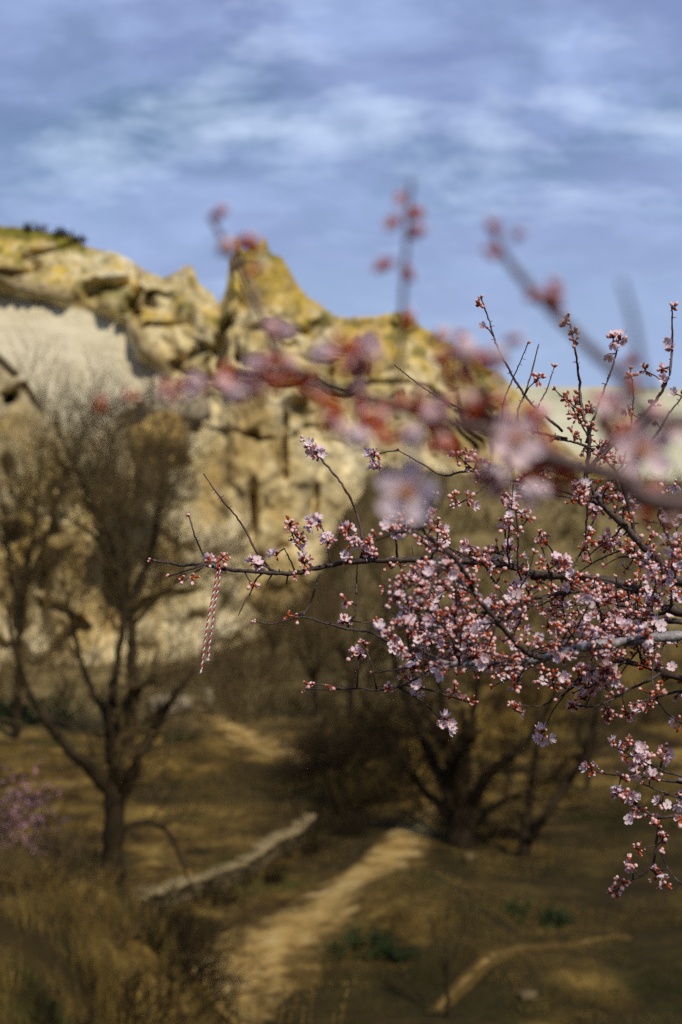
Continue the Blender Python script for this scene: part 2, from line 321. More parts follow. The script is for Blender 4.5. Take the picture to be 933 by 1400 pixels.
def poly_mask(px, py, poly, soft):
    poly = np.asarray(poly, float); inside = np.zeros(px.shape, bool); dmin = np.full(px.shape, 1e9)
    for (x0, y0), (x1, y1) in zip(poly, np.roll(poly, -1, 0)):
        c = ((y0 > py) != (y1 > py)) & (px < (x1 - x0) * (py - y0) / (y1 - y0 + 1e-9) + x0); inside ^= c
        t = np.clip(((px - x0) * (x1 - x0) + (py - y0) * (y1 - y0)) / ((x1 - x0) ** 2 + (y1 - y0) ** 2 + 1e-9), 0, 1)
        dmin = np.minimum(dmin, np.hypot(px - x0 - t * (x1 - x0), py - y0 - t * (y1 - y0)))
    return np.clip(0.5 + np.where(inside, dmin, -dmin) / soft, 0, 1)
wu, wv = 10 * fbm(U * .03, PY * .03, 0, 90), 10 * fbm(U * .03, PY * .03, 0, 91)
slab = poly_mask(U + wu, PY + wv, [(-400, 380), (0, 393), (60, 408), (140, 426), (172, 440), (190, 490), (235, 515), (222, 545), (160, 570), (110, 600), (60, 565), (20, 505), (-60, 440), (-400, 420)], 9)
lower_left = poly_mask(U + wu, PY + wv, [(-500, 430), (-60, 445), (20, 508), (60, 568), (110, 604), (60, 640), (-500, 700)], 10)
# rock relief (metres towards the camera are negative)
rel = 5.0 * fbm(Xw * .07, Z * .06, 1.3, 100, 3) + 5.0 * fbm(Xw * .25, Z * .14, 2.0, 101, 5, 0.5)
crack = 1 - np.abs(2 * (fbm(Xw * .22 + 1.5 * fbm(Xw * .2, Z * .2, 0, 103), Z * .05, 0.5, 104, 3) + 0.5) - 1)
rel = rel + 3.2 * sst(0.88, 1.0, crack) * sst(.45, .6, .5 + fbm(Xw * .1, Z * .1, 0, 120, 2))
crack2 = 1 - np.abs(2 * (fbm(Xw * .12, Z * .3 + 1.2 * fbm(Xw * .2, Z * .2, 0, 113), 0.5, 114, 3) + 0.5) - 1)
rel = rel + 1.8 * sst(0.88, 1.0, crack2) * sst(.45, .6, .5 + fbm(Xw * .1, Z * .1, 0, 121, 2))
rel = rel + 2.4 * fbm(Xw * .7, Z * .5, 0, 105, 4, 0.6)
hole = vnoise(Xw * .55, Z * .42, 0, 131); rel = rel + 1.0 * sst(0.84, 0.95, hole)
calm = np.maximum(slab, 0.5 * lower_left)
D = D0 + rel * (1 - 0.93 * calm) * sst(0, 0.06, 1 - Vv + 0.01)
D = D + 1.1 * slab                             # the smooth slab lies back under an overhanging ledge
SLAB = [(-400, 380), (0, 393), (60, 408), (140, 426), (172, 440), (190, 490), (235, 515), (222, 545), (160, 570), (110, 600), (60, 565), (20, 505), (-60, 440), (-400, 420)]
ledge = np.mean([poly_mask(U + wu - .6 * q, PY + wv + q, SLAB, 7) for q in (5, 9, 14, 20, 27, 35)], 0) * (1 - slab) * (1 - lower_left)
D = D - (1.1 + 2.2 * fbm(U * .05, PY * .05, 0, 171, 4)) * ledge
for (cu, cv, w, h, dep) in [(388, 600, 5, 45, 3.0), (180, 640, 10, 60, 3.5), (218, 650, 7, 45, 3.0), (12, 540, 10, 8, 2.5), (10, 650, 9, 25, 3), (300, 470, 6, 30, 2), (405, 560, 14, 16, 2.5), (345, 700, 6, 40, 2.5), (262, 560, 10, 16, 2.5), (150, 800, 8, 60, 2.5), (60, 800, 7, 60, 2.2), (430, 690, 6, 30, 2), (450, 520, 6, 35, 2)]:
    D = D + dep * np.exp(-((U + wu * .7 - cu) / w) ** 2 - ((PY - cv) / h) ** 4)
D = np.minimum(D, Dt[None, :] - 0.9 * (1 - Vv) * sst(0, .1, 1 - Vv)); X = (U - CX) / F * D
# behind the crest: the back of the spires falls away, then a plateau
low = np.array([np.interp(np.linspace(u - 46, u + 46, 13), us, zt).min() for u in us])
back = [(3.0, 0.45), (5.5, 1.0), (30.0, 1.0), (120.0, 1.0)]
rows = []
for dd, t in back:
    Dr = Dt + dd; rows.append(np.stack([(us - CX) / F * Dt * (1 + 0.2 * dd / 60), Dr, zt * (1 - t) + (low - 1.0 - 0.02 * dd) * t], -1))
V3 = np.concatenate([np.stack([X, D, Z], -1), np.array(rows)], 0)
nr, nc = V3.shape[:2]; idx = np.arange(nr * nc).reshape(nr, nc)
quads = np.stack([idx[:-1, :-1], idx[:-1, 1:], idx[1:, 1:], idx[1:, :-1]], -1).reshape(-1, 4)
me = bpy.data.meshes.new('cliff'); me.from_pydata(V3.reshape(-1, 3).tolist(), [], quads.tolist())
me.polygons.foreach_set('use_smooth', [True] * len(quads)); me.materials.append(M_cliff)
pad = lambda a: np.concatenate([a, np.repeat(a[-1:], len(back), 0)], 0)
below = PY - sky_y[None, :]
och = np.clip(np.exp(-((U - 350) / 45) ** 2 - ((PY - 360) / 45) ** 2) * 1.4 + 0.75 * (1 - sst(20, 90, below)) + 0.45 * (1 - sst(60, 190, below)) + 0.9 * np.exp(-((U - 60) / 60) ** 2 - ((PY - 700) / 60) ** 2) + 0.14, 0, 1)
pattr(me, 'ochre', pad(och)); pattr(me, 'slab', pad(slab))
veg = (1 - sst(8, 16, below + 5 * fbm(U * .1, 0, 0, 141))) * (1 - sst(95, 125, U)) + 0.75 * sst(.54, .68, 0.5 + fbm(U * .035, PY * .05, 0, 143)) * (1 - sst(40, 160, below)) * 1.0
pattr(me, 'veg', pad(np.clip(veg, 0, 1) * (1 - slab)))
br = np.maximum(np.clip(ledge * 1.3 - .25, 0, .8) * sst(.3, .5, .5 + fbm(U * .03, PY * .03, 0, 181)), np.clip(0.9 * (1 - sst(0, 130, np.abs(PY - 670))) * (1 - sst(40, 120, np.abs(U - 150))) * sst(.42, .62, 0.5 + fbm(U * .03, PY * .02, 0, 151)) + 0.35 * lower_left, 0, 1))  # ledge shadow painted in dark brown, beside the naturally brown rock lower left
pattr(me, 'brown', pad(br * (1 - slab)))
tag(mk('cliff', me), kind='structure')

# far hill behind, pale
hx = np.linspace(-900, 900, 260); hy = np.linspace(190, 700, 50); HX, HY = np.meshgrid(hx, hy)
ridge = 29.5 * np.exp(-((HY - 270) / 55) ** 2) + 30 * np.exp(-((HY - 560) / 120) ** 2)
HZ = -18 + (ridge + 6 * fbm(HX * .02, HY * .02, 0, 161, 5) * sst(0, 12, ridge)) * (1 + 0.18 * fbm(HX * .006, 0, 0, 162)) + 12 * sst(190, 240, HY)
idx = np.arange(HX.size).reshape(HX.shape); quads = np.stack([idx[:-1, :-1], idx[:-1, 1:], idx[1:, 1:], idx[1:, :-1]], -1).reshape(-1, 4)
me = bpy.data.meshes.new('far_hill'); me.from_pydata(np.stack([HX, HY, HZ], -1).reshape(-1, 3).tolist(), [], quads.tolist()); me.polygons.foreach_set('use_smooth', [True] * len(quads)); me.materials.append(M_hill)
tag(mk('far_hill', me), kind='structure')

# ------------------------------------------------------------------ boulders and the low wall
def rock_mesh(name, size, seed, material, n=16, block=.75, rough=0.9):
    acc = Acc(); th = np.linspace(0, math.pi, n); ph = np.arange(2 * n) * math.pi / n; T, Ph = np.meshgrid(th, ph, indexing='ij')
    d = np.stack([np.sin(T) * np.cos(Ph), np.sin(T) * np.sin(Ph), np.cos(T)], -1)
    q = np.sign(d) * np.abs(d) ** block
    r = 1 + rough * fbm(d[..., 0] * 1.6 + seed, d[..., 1] * 1.6, d[..., 2] * 1.6, seed, 4, 0.55)
    r[0, :] = r[0, 0]; r[-1, :] = r[-1, 0]
    v = q * r[..., None] * np.asarray(size) * 0.5
    K = 2 * n; f = [(i * K + j, (i + 1) * K + j, (i + 1) * K + (j + 1) % K, i * K + (j + 1) % K) for i in range(n - 1) for j in range(K)]
    acc.add(v.reshape(-1, 3), f); return acc.mesh(name, [material])
def boulder(px, py, D, size, seed, material, label, name='boulder'):
    o = mk(name, rock_mesh(name, size, seed, material, 20, .5, 1.5)); o.location = P(px, py, D); o.rotation_euler = (0, 0, seed); return tag(o, label, 'boulder')
boulder(224, 602, 79.6, (2.5, 3.4, 2.6), 3, M_boulder_ochre, 'ochre boulder jutting from the cliff below the overhanging ledge')
boulder(234, 568, 81.0, (3.4, 3.4, 1.6), 5, M_boulder_pale, 'pale cracked boulder perched on top of the ochre boulder on the cliff')
for k, (px, D, s, lab) in enumerate([(232, 64, (2.0, 1.3, 0.9), 'low pale rock at the cliff foot near the hanging cord'),
        (285, 66, (0.5, 0.5, 0.9), 'small upright whitish stone beside the field track'), (390, 55, (0.45, 0.4, 0.4), 'small pale stone on the edge of the field track'),
        (642, 40.5, (0.35, 0.3, 0.24), 'small pale stone lying on the grassy rise by the footpath'), (722, 29.2, (0.38, 0.3, 0.2), 'pale stone lying in the grass below the side track'), (546, 38.2, (0.3, 0.25, 0.2), 'little stone at the footpath edge by the grassy rise')]):
    g = on_ground(px, D); o = mk('boulder', rock_mesh('boulder', s, 20 + k, M_boulder_pale if k < 2 else M_stone)); o.location = g + np.array((0, 0, s[2] * 0.3)); tag(o, lab, 'boulder')

wp, _ = spline([(x, y - 0.15, 0) for x, y in [(-5.6, 34.1), (-4.74, 35.2), (-3.25, 38.0), (-2.2, 40.1), (-1.5, 42.3), (-1.05, 44.2)]], [1] * 6, 0.05)
seg = np.concatenate([[0], np.cumsum(np.linalg.norm(np.diff(wp[:, :2], axis=0), axis=1))]); L = seg[-1]
wall = thing('stone_wall', 'low curved dry stone wall with pale capping beside the footpath', 'wall', tuple(wp[len(wp) // 2, :2]) + (-10.0,))
stones = [rock_mesh('stone', (1, 1, 1), 40 + k, M_stone, 6, .42, .3) for k in range(5)]; caps = [rock_mesh('cap_stone', (1, 1, 1), 50 + k, M_cap, 6, .38, .25) for k in range(4)]
for course in range(3):
    s = 0.0
    while s < L:
        ln = random.uniform(0.26, 0.5) if course < 2 else random.uniform(0.4, 0.7)
        c = min(s + ln / 2, L); p = np.array([np.interp(c, seg, wp[:, k]) for k in range(2)]); q = np.array([np.interp(min(c + 0.1, L), seg, wp[:, k]) for k in range(2)]) - np.array([np.interp(max(c - 0.1, 0), seg, wp[:, k]) for k in range(2)])
        ang = math.atan2(q[1], q[0]); o = mk('stone' if course < 2 else 'cap_stone', random.choice(stones if course < 2 else caps))
        gz = float(ground(p[0] + 0.25, p[1] - 0.35)); h = 0.27 if course < 2 else 0.17
        o.location = (p[0] + random.uniform(-.03, .03), p[1] + random.uniform(-.03, .03), gz + 0.07 + course * 0.22 + (0 if course < 2 else -0.03) + random.uniform(-.015, .02) + .04 * math.sin(c * 1.1))
        o.rotation_euler = (random.uniform(-.12, .12), random.uniform(-.14, .14), ang + random.uniform(-.15, .15)); o.scale = (ln * 1.08, 0.42 if course < 2 else 0.52, h * random.uniform(.95, 1.15))
        put(o, wall); s += ln

# ------------------------------------------------------------------ bare trees
def perp(d):
    d = d / (np.linalg.norm(d) + 1e-9); r = rng.normal(size=3); r -= d * r.dot(d); return r / (np.linalg.norm(r) + 1e-9)
def perps(d):
    r = rng.normal(size=d.shape); r -= d * (r * d).sum(1, keepdims=True); return r / (np.linalg.norm(r, axis=1, keepdims=True) + 1e-9)
def unit(d): return d / (np.linalg.norm(d, axis=1, keepdims=True) + 1e-9)
def twigs(acc, start, d, length, rad, depth, m=0, spread=0.7, lift=0.15, kids=5, sides=3):
    """a batch of crooked twigs with their side twigs; start, d (n,3), length, rad, m (n,)"""
    start = np.atleast_2d(start); n = len(start); dd = unit(np.atleast_2d(np.asarray(d, float))); length = np.broadcast_to(length, n); rad = np.broadcast_to(rad, n); m = np.broadcast_to(m, n)
    K = 4; pts = [start]
    for k in range(K):
        dd = unit(dd + perps(dd) * 0.22 + np.array((0, 0, lift * 0.3))); pts.append(pts[-1] + dd * (length / K)[:, None])
    pts = np.stack(pts, 1); tan = np.gradient(pts, axis=1); tan /= np.linalg.norm(tan, axis=2, keepdims=True)
    a = np.cross(tan, np.array((0.6, 0.64, 0.48))); a /= np.linalg.norm(a, axis=2, keepdims=True) + 1e-6; b = np.cross(tan, a)
    th = np.arange(sides) * 2 * math.pi / sides; rr = rad[:, None] * np.linspace(1, .35, K + 1)[None, :]
    V = pts[:, :, None, :] + rr[..., None, None] * (a[:, :, None, :] * np.cos(th)[:, None] + b[:, :, None, :] * np.sin(th)[:, None])
    f1 = np.array([(i * sides + j, i * sides + (j + 1) % sides, (i + 1) * sides + (j + 1) % sides, (i + 1) * sides + j) for i in range(K) for j in range(sides)])
    off = np.arange(n) * (K + 1) * sides + acc.n
    acc.f.extend((f1[None] + off[:, None, None]).reshape(-1, 4).tolist()); acc.m.extend(np.repeat(m, len(f1)).tolist()); acc.v.append(V.reshape(-1, 3)); acc.n += n * (K + 1) * sides
    if depth > 0:
        t = rng.uniform(.25, .999, (n, kids)) * K; i = t.astype(int); row = np.arange(n)[:, None]; p = pts[row, i] + (pts[row, i + 1] - pts[row, i]) * (t - i)[..., None]
        d2 = np.repeat(dd, kids, 0); nd = d2 * (1 - spread * .5) + perps(d2) * spread + np.array((0, 0, lift))
        twigs(acc, p.reshape(-1, 3), nd, np.repeat(length, kids) * rng.uniform(.4, .75, n * kids), np.repeat(rad, kids) * .55, depth - 1, np.repeat(m, kids), spread, lift, kids, sides)
def bare_tree(name, label, cat, base, limbs, D, crown, bark=M_bark_far, twig=M_twig_far, group=None, depth_jit=0.06):
    """limbs: (pixel polyline, radius start, radius end); crown=(twigs per limb, length, radius, levels, kids)"""
    t = thing(name, label, cat, tuple(base), group); acc = Acc(); tw = Acc()
    for li, (pl, r0, r1) in enumerate(limbs):
        off = rng.uniform(-1, 1, len(pl)).cumsum() * depth_jit * D * 0.25
        off -= off[0]
        if li == 0: off[:] = 0
        pts = [P(x, y, D + o) for (x, y), o in zip(pl, off)]
        if li == 0: pts[0] = np.array(base) - np.array((0, 0, 0.25))
        p, r = spline(pts, np.linspace(r0, r1, len(pts)), max(0.12, r0)); p = p + rng.normal(size=p.shape) * r[:, None] * 0.18
        if li == 0: r[0] *= 1.5
        tube(acc, p, r, 7, 0, 0.2)
        ncr, ln, tr, lv, kids = crown
        for k in range(ncr):
            tt = rng.uniform(0.3 if li else 0.75, 1.0); i = min(int(tt * (len(p) - 1)), len(p) - 2); d = p[i + 1] - p[i]
            d = d / np.linalg.norm(d); twigs(tw, p[i], d * 0.5 + perp(d) * 0.75 + np.array((0, 0, .25)), ln * rng.uniform(.6, 1.2), tr, lv, 0, kids=kids)
        twigs(tw, p[-1], p[-1] - p[-2], ln, r1, lv, 0, kids=kids)
    put(acc.obj('trunk', bark), t); put(tw.obj('crown', twig), t); return t
bare_tree('bare_tree', 'dark forked bare tree on the grassy slope with a drooping low limb', 'tree', on_ground(152, 25), [
    ([(152, 1200), (154, 1140), (158, 1092), (160, 1070)], 0.21, 0.17), ([(158, 1095), (128, 1055), (98, 1030), (66, 988), (38, 940), (18, 880), (5, 800)], 0.13, 0.014),
    ([(160, 1080), (152, 1030), (150, 985), (158, 925), (168, 850), (160, 770), (130, 690), (98, 620)], 0.11, 0.012), ([(165, 1085), (188, 1040), (216, 988), (240, 948), (268, 915)], 0.14, 0.04),
    ([(158, 1150), (180, 1128), (206, 1124), (232, 1140), (246, 1172), (256, 1200)], 0.06, 0.02), ([(168, 850), (200, 780), (215, 700), (222, 630)], 0.06, 0.015), ([(150, 985), (120, 930), (100, 860), (85, 780)], 0.07, 0.015)],
    25, (16, 1.5, 0.012, 2, 6))
bare_tree('bare_tree', 'slender bare tree against ochre rock at the cliff foot', 'tree', on_ground(22, 58), [
    ([(22, 905), (28, 860), (34, 800)], 0.2, 0.14), ([(34, 800), (46, 730), (52, 660), (58, 600)], 0.13, 0.03), ([(30, 840), (12, 770), (4, 700), (-10, 640)], 0.11, 0.03), ([(36, 800), (62, 740), (80, 680), (90, 640)], 0.10, 0.03)], 58, (10, 2.6, 0.03, 2, 5))
bare_tree('bare_tree', 'wide bare tree with a brown twig haze before the grey cliff columns', 'tree', on_ground(178, 56), [
    ([(178, 930), (180, 870), (172, 810)], 0.24, 0.18), ([(172, 815), (150, 750), (122, 690), (98, 630)], 0.15, 0.04), ([(175, 815), (170, 740), (160, 660), (150, 600)], 0.14, 0.04),
    ([(176, 830), (205, 760), (222, 700), (228, 640)], 0.14, 0.04), ([(178, 860), (225, 810), (262, 780)], 0.10, 0.03), ([(150, 750), (110, 720), (80, 700)], 0.08, 0.03)], 56, (24, 2.8, 0.028, 2, 6))
bare_tree('bare_tree', 'dark multi-stemmed bare tree fanning out beside the footpath', 'tree', on_ground(632, 43), [
    ([(632, 1150), (630, 1120), (628, 1095)], 0.42, 0.34), ([(622, 1110), (592, 1040), (566, 980), (545, 925), (532, 870)], 0.22, 0.04), ([(625, 1100), (612, 1020), (602, 940), (590, 860)], 0.2, 0.04),
    ([(632, 1100), (640, 1020), (652, 940), (668, 870)], 0.2, 0.04), ([(640, 1110), (668, 1060), (715, 1020), (752, 960), (772, 910)], 0.2, 0.04), ([(640, 1125), (690, 1095), (735, 1075)], 0.15, 0.04), ([(618, 1115), (580, 1080), (552, 1040), (530, 1000)], 0.16, 0.04), ([(612, 1020), (575, 960), (562, 900)], 0.1, 0.03)],
    43, (14, 1.9, 0.022, 2, 6), twig=M_twig_dark)
bare_tree('bare_tree', 'leaning bare tree with a low fork on the green grass', 'tree', on_ground(718, 41.5), [
    ([(718, 1170), (720, 1150), (724, 1135)], 0.2, 0.17), ([(722, 1150), (748, 1110), (775, 1070), (798, 1030), (815, 980), (825, 920)], 0.16, 0.04), ([(720, 1145), (726, 1080), (734, 1010), (736, 940)], 0.12, 0.03), ([(775, 1070), (800, 1040), (835, 1010)], 0.08, 0.03)], 41.5, (7, 1.5, 0.02, 2, 4))
bare_tree('bare_tree', 'thin upright bare tree behind the leaning forked tree', 'tree', on_ground(802, 50), [
    ([(802, 1130), (803, 1080), (806, 1030), (812, 960), (815, 900)], 0.15, 0.05), ([(805, 1040), (825, 980), (850, 920)], 0.08, 0.03), ([(805, 1050), (785, 980), (775, 920)], 0.08, 0.03)], 50, (8, 2.0, 0.022, 2, 4))
bare_tree('sapling', 'thin bare sapling with a fan of fine twigs below the grassy rise', 'sapling', on_ground(612, 28.2), [
    ([(612, 1395), (612, 1360), (611, 1330), (610, 1290)], 0.065, 0.025), ([(611, 1335), (596, 1290), (588, 1250)], 0.02, 0.008), ([(611, 1330), (628, 1285), (640, 1245)], 0.02, 0.008)], 28.2, (9, 0.8, 0.008, 1, 5))
def tree_at(px, D, top, lean, label, seedn, twig=M_twig_far, lw=0.14, crown=(7, 1.8, 0.022, 2, 5)):
    g = on_ground(px, D); by = CY - g[2] / D * F; h = by - top
    limbs = [([(px, by), (px + lean * .15, by - h * .2), (px + lean * .3, by - h * .36)], lw, lw * .8)]
    for a in (-0.45, -0.1, 0.25, 0.5): limbs.append(([(px + lean * .3, by - h * .34), (px + lean * .5 + a * h * .25, by - h * .6), (px + lean + a * h * .45, by - h * (.95 - abs(a) * .3))], lw * .55, lw * .2))
    return bare_tree('bare_tree', label, 'tree', g, limbs, D, crown, twig=twig)
tree_at(432, 62, 840, -10, 'bare tree with a grey-brown crown beyond the field track', 1)
tree_at(478, 58, 830, 14, 'tall bare tree rising from the dark thicket on the bank', 2)
tree_at(372, 76, 850, 6, 'bare tree at the foot of the brown slope behind the field', 3, lw=0.18)

# ------------------------------------------------------------------ shrubs and thickets
def shrub(px, D, w, h, n, label, twig=M_twig_far, leaf=None, nleaf=0, leafsize=0.05, name='bush', trad=0.012):
    g = on_ground(px, D); t = thing(name, label, 'bush', tuple(g)); acc = Acc(); pts = []
    a = rng.uniform(0, 2 * math.pi, n); r = rng.uniform(0, .35, n) * w; sx, sy = g[0] + np.cos(a) * r, g[1] + np.sin(a) * r * .7
    twigs(acc, np.stack([sx, sy, ground(sx, sy) - .06], -1), np.stack([np.cos(a) * .7 * w / h, np.sin(a) * .6 * w / h, np.ones(n)], -1) + rng.normal(size=(n, 3)) * .25, h * rng.uniform(.6, 1.05, n), trad * 1.5, 2, 0, 0.7, 0.1, 4)
    put(acc.obj('twigs', twig), t)
    if leaf:
        la = Acc(); allv = np.concatenate(acc.v)
        p = allv[rng.integers(len(allv), size=nleaf)] + rng.normal(size=(nleaf, 3)) * leafsize; u = unit(rng.normal(size=(nleaf, 3))); w_ = perps(u) * leafsize * .6; u = u * leafsize
        la.add(np.stack([p - u, p + w_, p + u, p - w_], 1).reshape(-1, 3), np.arange(nleaf * 4).reshape(-1, 4))
        put(tag(la.obj('foliage' if leaf is not M_pinkfar else 'blossom', leaf, smooth=False), kind='stuff'), t)
    return t
shrub(26, 26.5, 1.8, 1.5, 30, 'pink flowering bush beside the forked bare tree', M_twig_dark, M_pinkfar, 2400, 0.034, 'flowering_bush')
shrub(-2, 33, 2.6, 2.6, 24, 'dark twiggy bush behind the pink flowering bush', M_twig_dark)
shrub(95, 30, 1.6, 1.1, 20, 'brown twiggy bush between the pink bush and the forked trunk', M_twig_far)
shrub(215, 25.5, 1.7, 1.1, 26, 'dark bush on the slope edge below the drooping limb', M_twig_dark)
shrub(255, 28.5, 1.6, 1.2, 24, 'dark low bush between the slope edge and the footpath', M_twig_dark)
shrub(330, 62, 2.8, 2.0, 30, 'ochre-brown bush at the far end of the field track', M_twig_far)
shrub(285, 70, 3.6, 2.2, 24, 'dark bush at the cliff foot below the hanging cord', M_twig_dark)
shrub(365, 72, 4.0, 2.6, 28, 'brown bush at the cliff foot behind the field', M_twig_far)
shrub(60, 62, 4.5, 1.4, 26, 'dark green-brown bush at the foot of the ochre rock', M_twig_dark, M_evergreen, 1500, 0.07)
shrub(205, 66, 3.0, 1.4, 20, 'brown bush behind the wide bare tree', M_twig_dark)
shrub(430, 50, 2.6, 2.0, 34, 'bristly brown bush at the end of the stone wall', M_twig_far)
shrub(455, 47.5, 3.2, 1.5, 44, 'dark tangled bush hanging over the bank past the stone wall', M_twig_dark)
shrub(510, 51, 3.2, 1.9, 44, 'dark tangled bush on the bank above the footpath', M_twig_dark)
shrub(552, 54, 3.0, 2.2, 38, 'dark bush where the footpath goes out of sight', M_twig_dark)
shrub(600, 45, 2.6, 1.5, 40, 'black-brown brushwood at the foot of the multi-stemmed tree', M_twig_dark)
shrub(668, 44, 2.2, 1.2, 30, 'dark brushwood between the multi-stemmed and the leaning tree', M_twig_dark)
shrub(505, 31.5, 1.5, 0.55, 30, 'low dark green bush between the footpath and the sapling', M_twig_dark, M_evergreen, 1500, 0.035)
shrub(735, 35, 1.6, 0.5, 22, 'low green bush on the grass above the side track', M_twig_dark, M_evergreen, 1300, 0.035)
shrub(240, 57, 1.2, 0.6, 18, 'small green bush in the field behind the forked tree', M_twig_dark, M_evergreen, 900, 0.04)
shrub(862, 47, 3.0, 1.9, 30, 'olive bush beyond the lowest blossom twigs', M_twig_far, M_grass, 900, 0.05)
shrub(60, 21, 1.3, .8, 20, 'low grey-brown bush on the slope edge beside fresh green grass', M_twig_far)
shrub(120, 23, 1.2, .7, 20, 'low twiggy bush just downhill of the forked trunk', M_twig_dark)
shrub(190, 19, 1.1, .8, 20, 'dark tangled bush behind the tall straw tuft', M_twig_dark)
shrub(30, 25, 1.8, 1.0, 22, 'grey brushwood below the pink flowering bush', M_twig_far)
shrub(100, 16.5, .9, .5, 16, 'small dark bush low on the slope edge', M_twig_dark)
shrub(235, 22, 1.2, .8, 26, 'dark tangled bush on the rounded shoulder of the slope edge', M_twig_dark)
shrub(265, 24.5, 1.4, .9, 26, 'dense dark bush between the tangled shoulder bush and the stone wall', M_twig_dark)
shrub(160, 21.5, 1.2, .6, 20, 'low brown bush at the tall straw tuft', M_twig_far)
shrub(480, 49, 3.4, 1.7, 50, 'black-brown thicket between the stone wall and the footpath end', M_twig_dark, trad=.02)
shrub(535, 51.5, 3.0, 2.0, 46, 'tall dark thicket closing off the footpath', M_twig_dark, trad=.016)
shrub(300, 36.3, 1.6, .6, 34, 'low brown scrub at the foot of the stone wall, by its slope end', M_twig_dark)
shrub(352, 38.6, 1.6, .6, 34, 'low brown scrub at the foot of the stone wall, about midway', M_twig_dark)
shrub(402, 41.2, 1.8, .8, 36, 'low brown scrub where the stone wall bends away', M_twig_dark)
shrub(440, 43.5, 2.4, 1.0, 44, 'dark brushwood on the bank just past the end of the stone wall', M_twig_dark)
# scrub on the cliff's edge
for k, (px, h, lab) in enumerate([(44, 1.1, 'small dark bush on the grassy cliff top above the pale slab'), (80, .9, 'dark bush next along the cliff top, beside the first'), (104, .7, 'last little dark bush where the grassy cliff top breaks off')]):
    j = int(np.abs(us - px).argmin()); b = V3[NV - 1, j]; t = thing('bush', lab, 'bush', tuple(b)); ac = Acc(); n = 26
    twigs(ac, b + np.stack([rng.normal(size=n) * .35, rng.normal(size=n) * .3 + .2, np.full(n, -.3)], -1), np.stack([rng.normal(size=n) * .8, rng.normal(size=n) * .6, np.ones(n)], -1), h * .4 * rng.uniform(.6, 1.2, n) + .25, .05, 1, 0, .8, .1, 5); put(ac.obj('twigs', M_twig_dark), t)
# brushwood on the far slope: an uncountable mass
acc = Acc()
n = 620; y = np.repeat(rng.uniform(62, 94, n), 7) + rng.normal(size=n * 7) * .5; px = np.repeat(np.where(np.arange(n) % 5 > 0, rng.uniform(290, 960, n), rng.uniform(-20, 290, n)), 7); x = (px - CX) / F * y + rng.normal(size=n * 7) * .5
twigs(acc, np.stack([x, y, ground(x, y) - .05], -1), np.stack([rng.normal(size=n * 7) * .5, rng.normal(size=n * 7) * .5, np.ones(n * 7)], -1), rng.uniform(.4, 1.5, n * 7), .028, 1, np.repeat((rng.random(n) < .12).astype(int), 7), .7, .1, 4)
tag(acc.obj('undergrowth', [M_twig_far, M_twig_dark]), 'brown leafless brushwood covering the slope under the cliff', 'undergrowth', kind='stuff')

# ------------------------------------------------------------------ grass
def blades(spots, per, hmin, hmax, rad, wid, mat_, name, label, bend=0.5):
    n = len(spots) * per; c = np.repeat(np.asarray(spots), per, 0) + rng.normal(size=(n, 2)) * rad
    z = ground(c[:, 0], c[:, 1]) - 0.03; h = rng.uniform(hmin, hmax, n); a = rng.uniform(0, 2 * math.pi, n); dr = np.stack([np.cos(a), np.sin(a)], -1)
    a2 = rng.uniform(0, 2 * math.pi, n); wd = np.stack([np.cos(a2), np.sin(a2)], -1) * wid * rng.uniform(.6, 1.3, n)[:, None]
    l1 = (h * bend * .25 * rng.random(n))[:, None]; l2 = (h * bend * rng.uniform(.3, 1.2, n))[:, None]
    b = np.concatenate([c, z[:, None]], 1)
    mid = np.concatenate([c + dr * l1, (z + h * .55)[:, None]], 1); tip = np.concatenate([c + dr * l2, (z + h * (1 - .25 * bend))[:, None]], 1)
    w0 = np.concatenate([wd, np.zeros((n, 1))], 1)
    V = np.stack([b - w0, b + w0, mid + w0 * .7, mid - w0 * .7, tip], 1).reshape(-1, 3); i = np.arange(n) * 5
    me = bpy.data.meshes.new(name); faces = np.stack([i, i + 1, i + 2, i + 3], -1).tolist() + np.stack([i + 3, i + 2, i + 4], -1).tolist()
    me.from_pydata(V.tolist(), [], faces); me.materials.append(mat_); return tag(mk(name, me), label, 'grass', kind='stuff')
def scatter(n, y0, y1, p0, p1, keep=None):
    out = []
    while len(out) < n:
        y = rng.uniform(y0, y1); px = rng.uniform(p0, p1); x = (px - CX) / F * y
        if keep is None or keep(x, y): out.append((x, y))
    return out
PATH = np.array([fl(225, 1420), fl(300, 1345), fl(345, 1310), fl(420, 1270), fl(490, 1215), fl(545, 1160), fl(580, 1115), fl(590, 1085)])[:, :2]
def off_path(x, y): return abs(x - np.interp(y, PATH[:, 1], PATH[:, 0])) > 1.25
patch = lambda s, t: (lambda x, y: off_path(x, y) and float(vnoise(x * .45, y * .45, 0, s)) > t)
onspur = lambda x, y: x < -1.2
blades(scatter(600, 11, 29, -30, 330, lambda x, y: x < -1.2 and float(vnoise(x * .9, y * .9, 0, 8)) > .45), 30, .10, .42, .13, .005, M_straw, 'dry_grass', 'straw-coloured dry grass tufts covering the steep slope edge')
blades(scatter(200, 11, 27, -30, 250, lambda x, y: x < -1.8 and float(vnoise(x * .6, y * .6, 0, 7)) > .55), 44, .06, .22, .2, .006, M_grass, 'green_grass', 'fresh green grass among the straw on the slope edge')
blades(scatter(60, 13, 28, -20, 300, lambda x, y: x < -1.6), 26, .3, .75, .09, .006, M_straw, 'dry_grass', 'scattered tall straw tufts between the low bushes on the slope edge', .5)
blades([(on_ground(150, 19)[0] + rng.normal() * .12, 19 + rng.normal() * .2) for k in range(14)], 30, .4, .95, .10, .006, M_straw, 'dry_grass', 'tall upright straw tuft in front of the dark slope bush', .35)
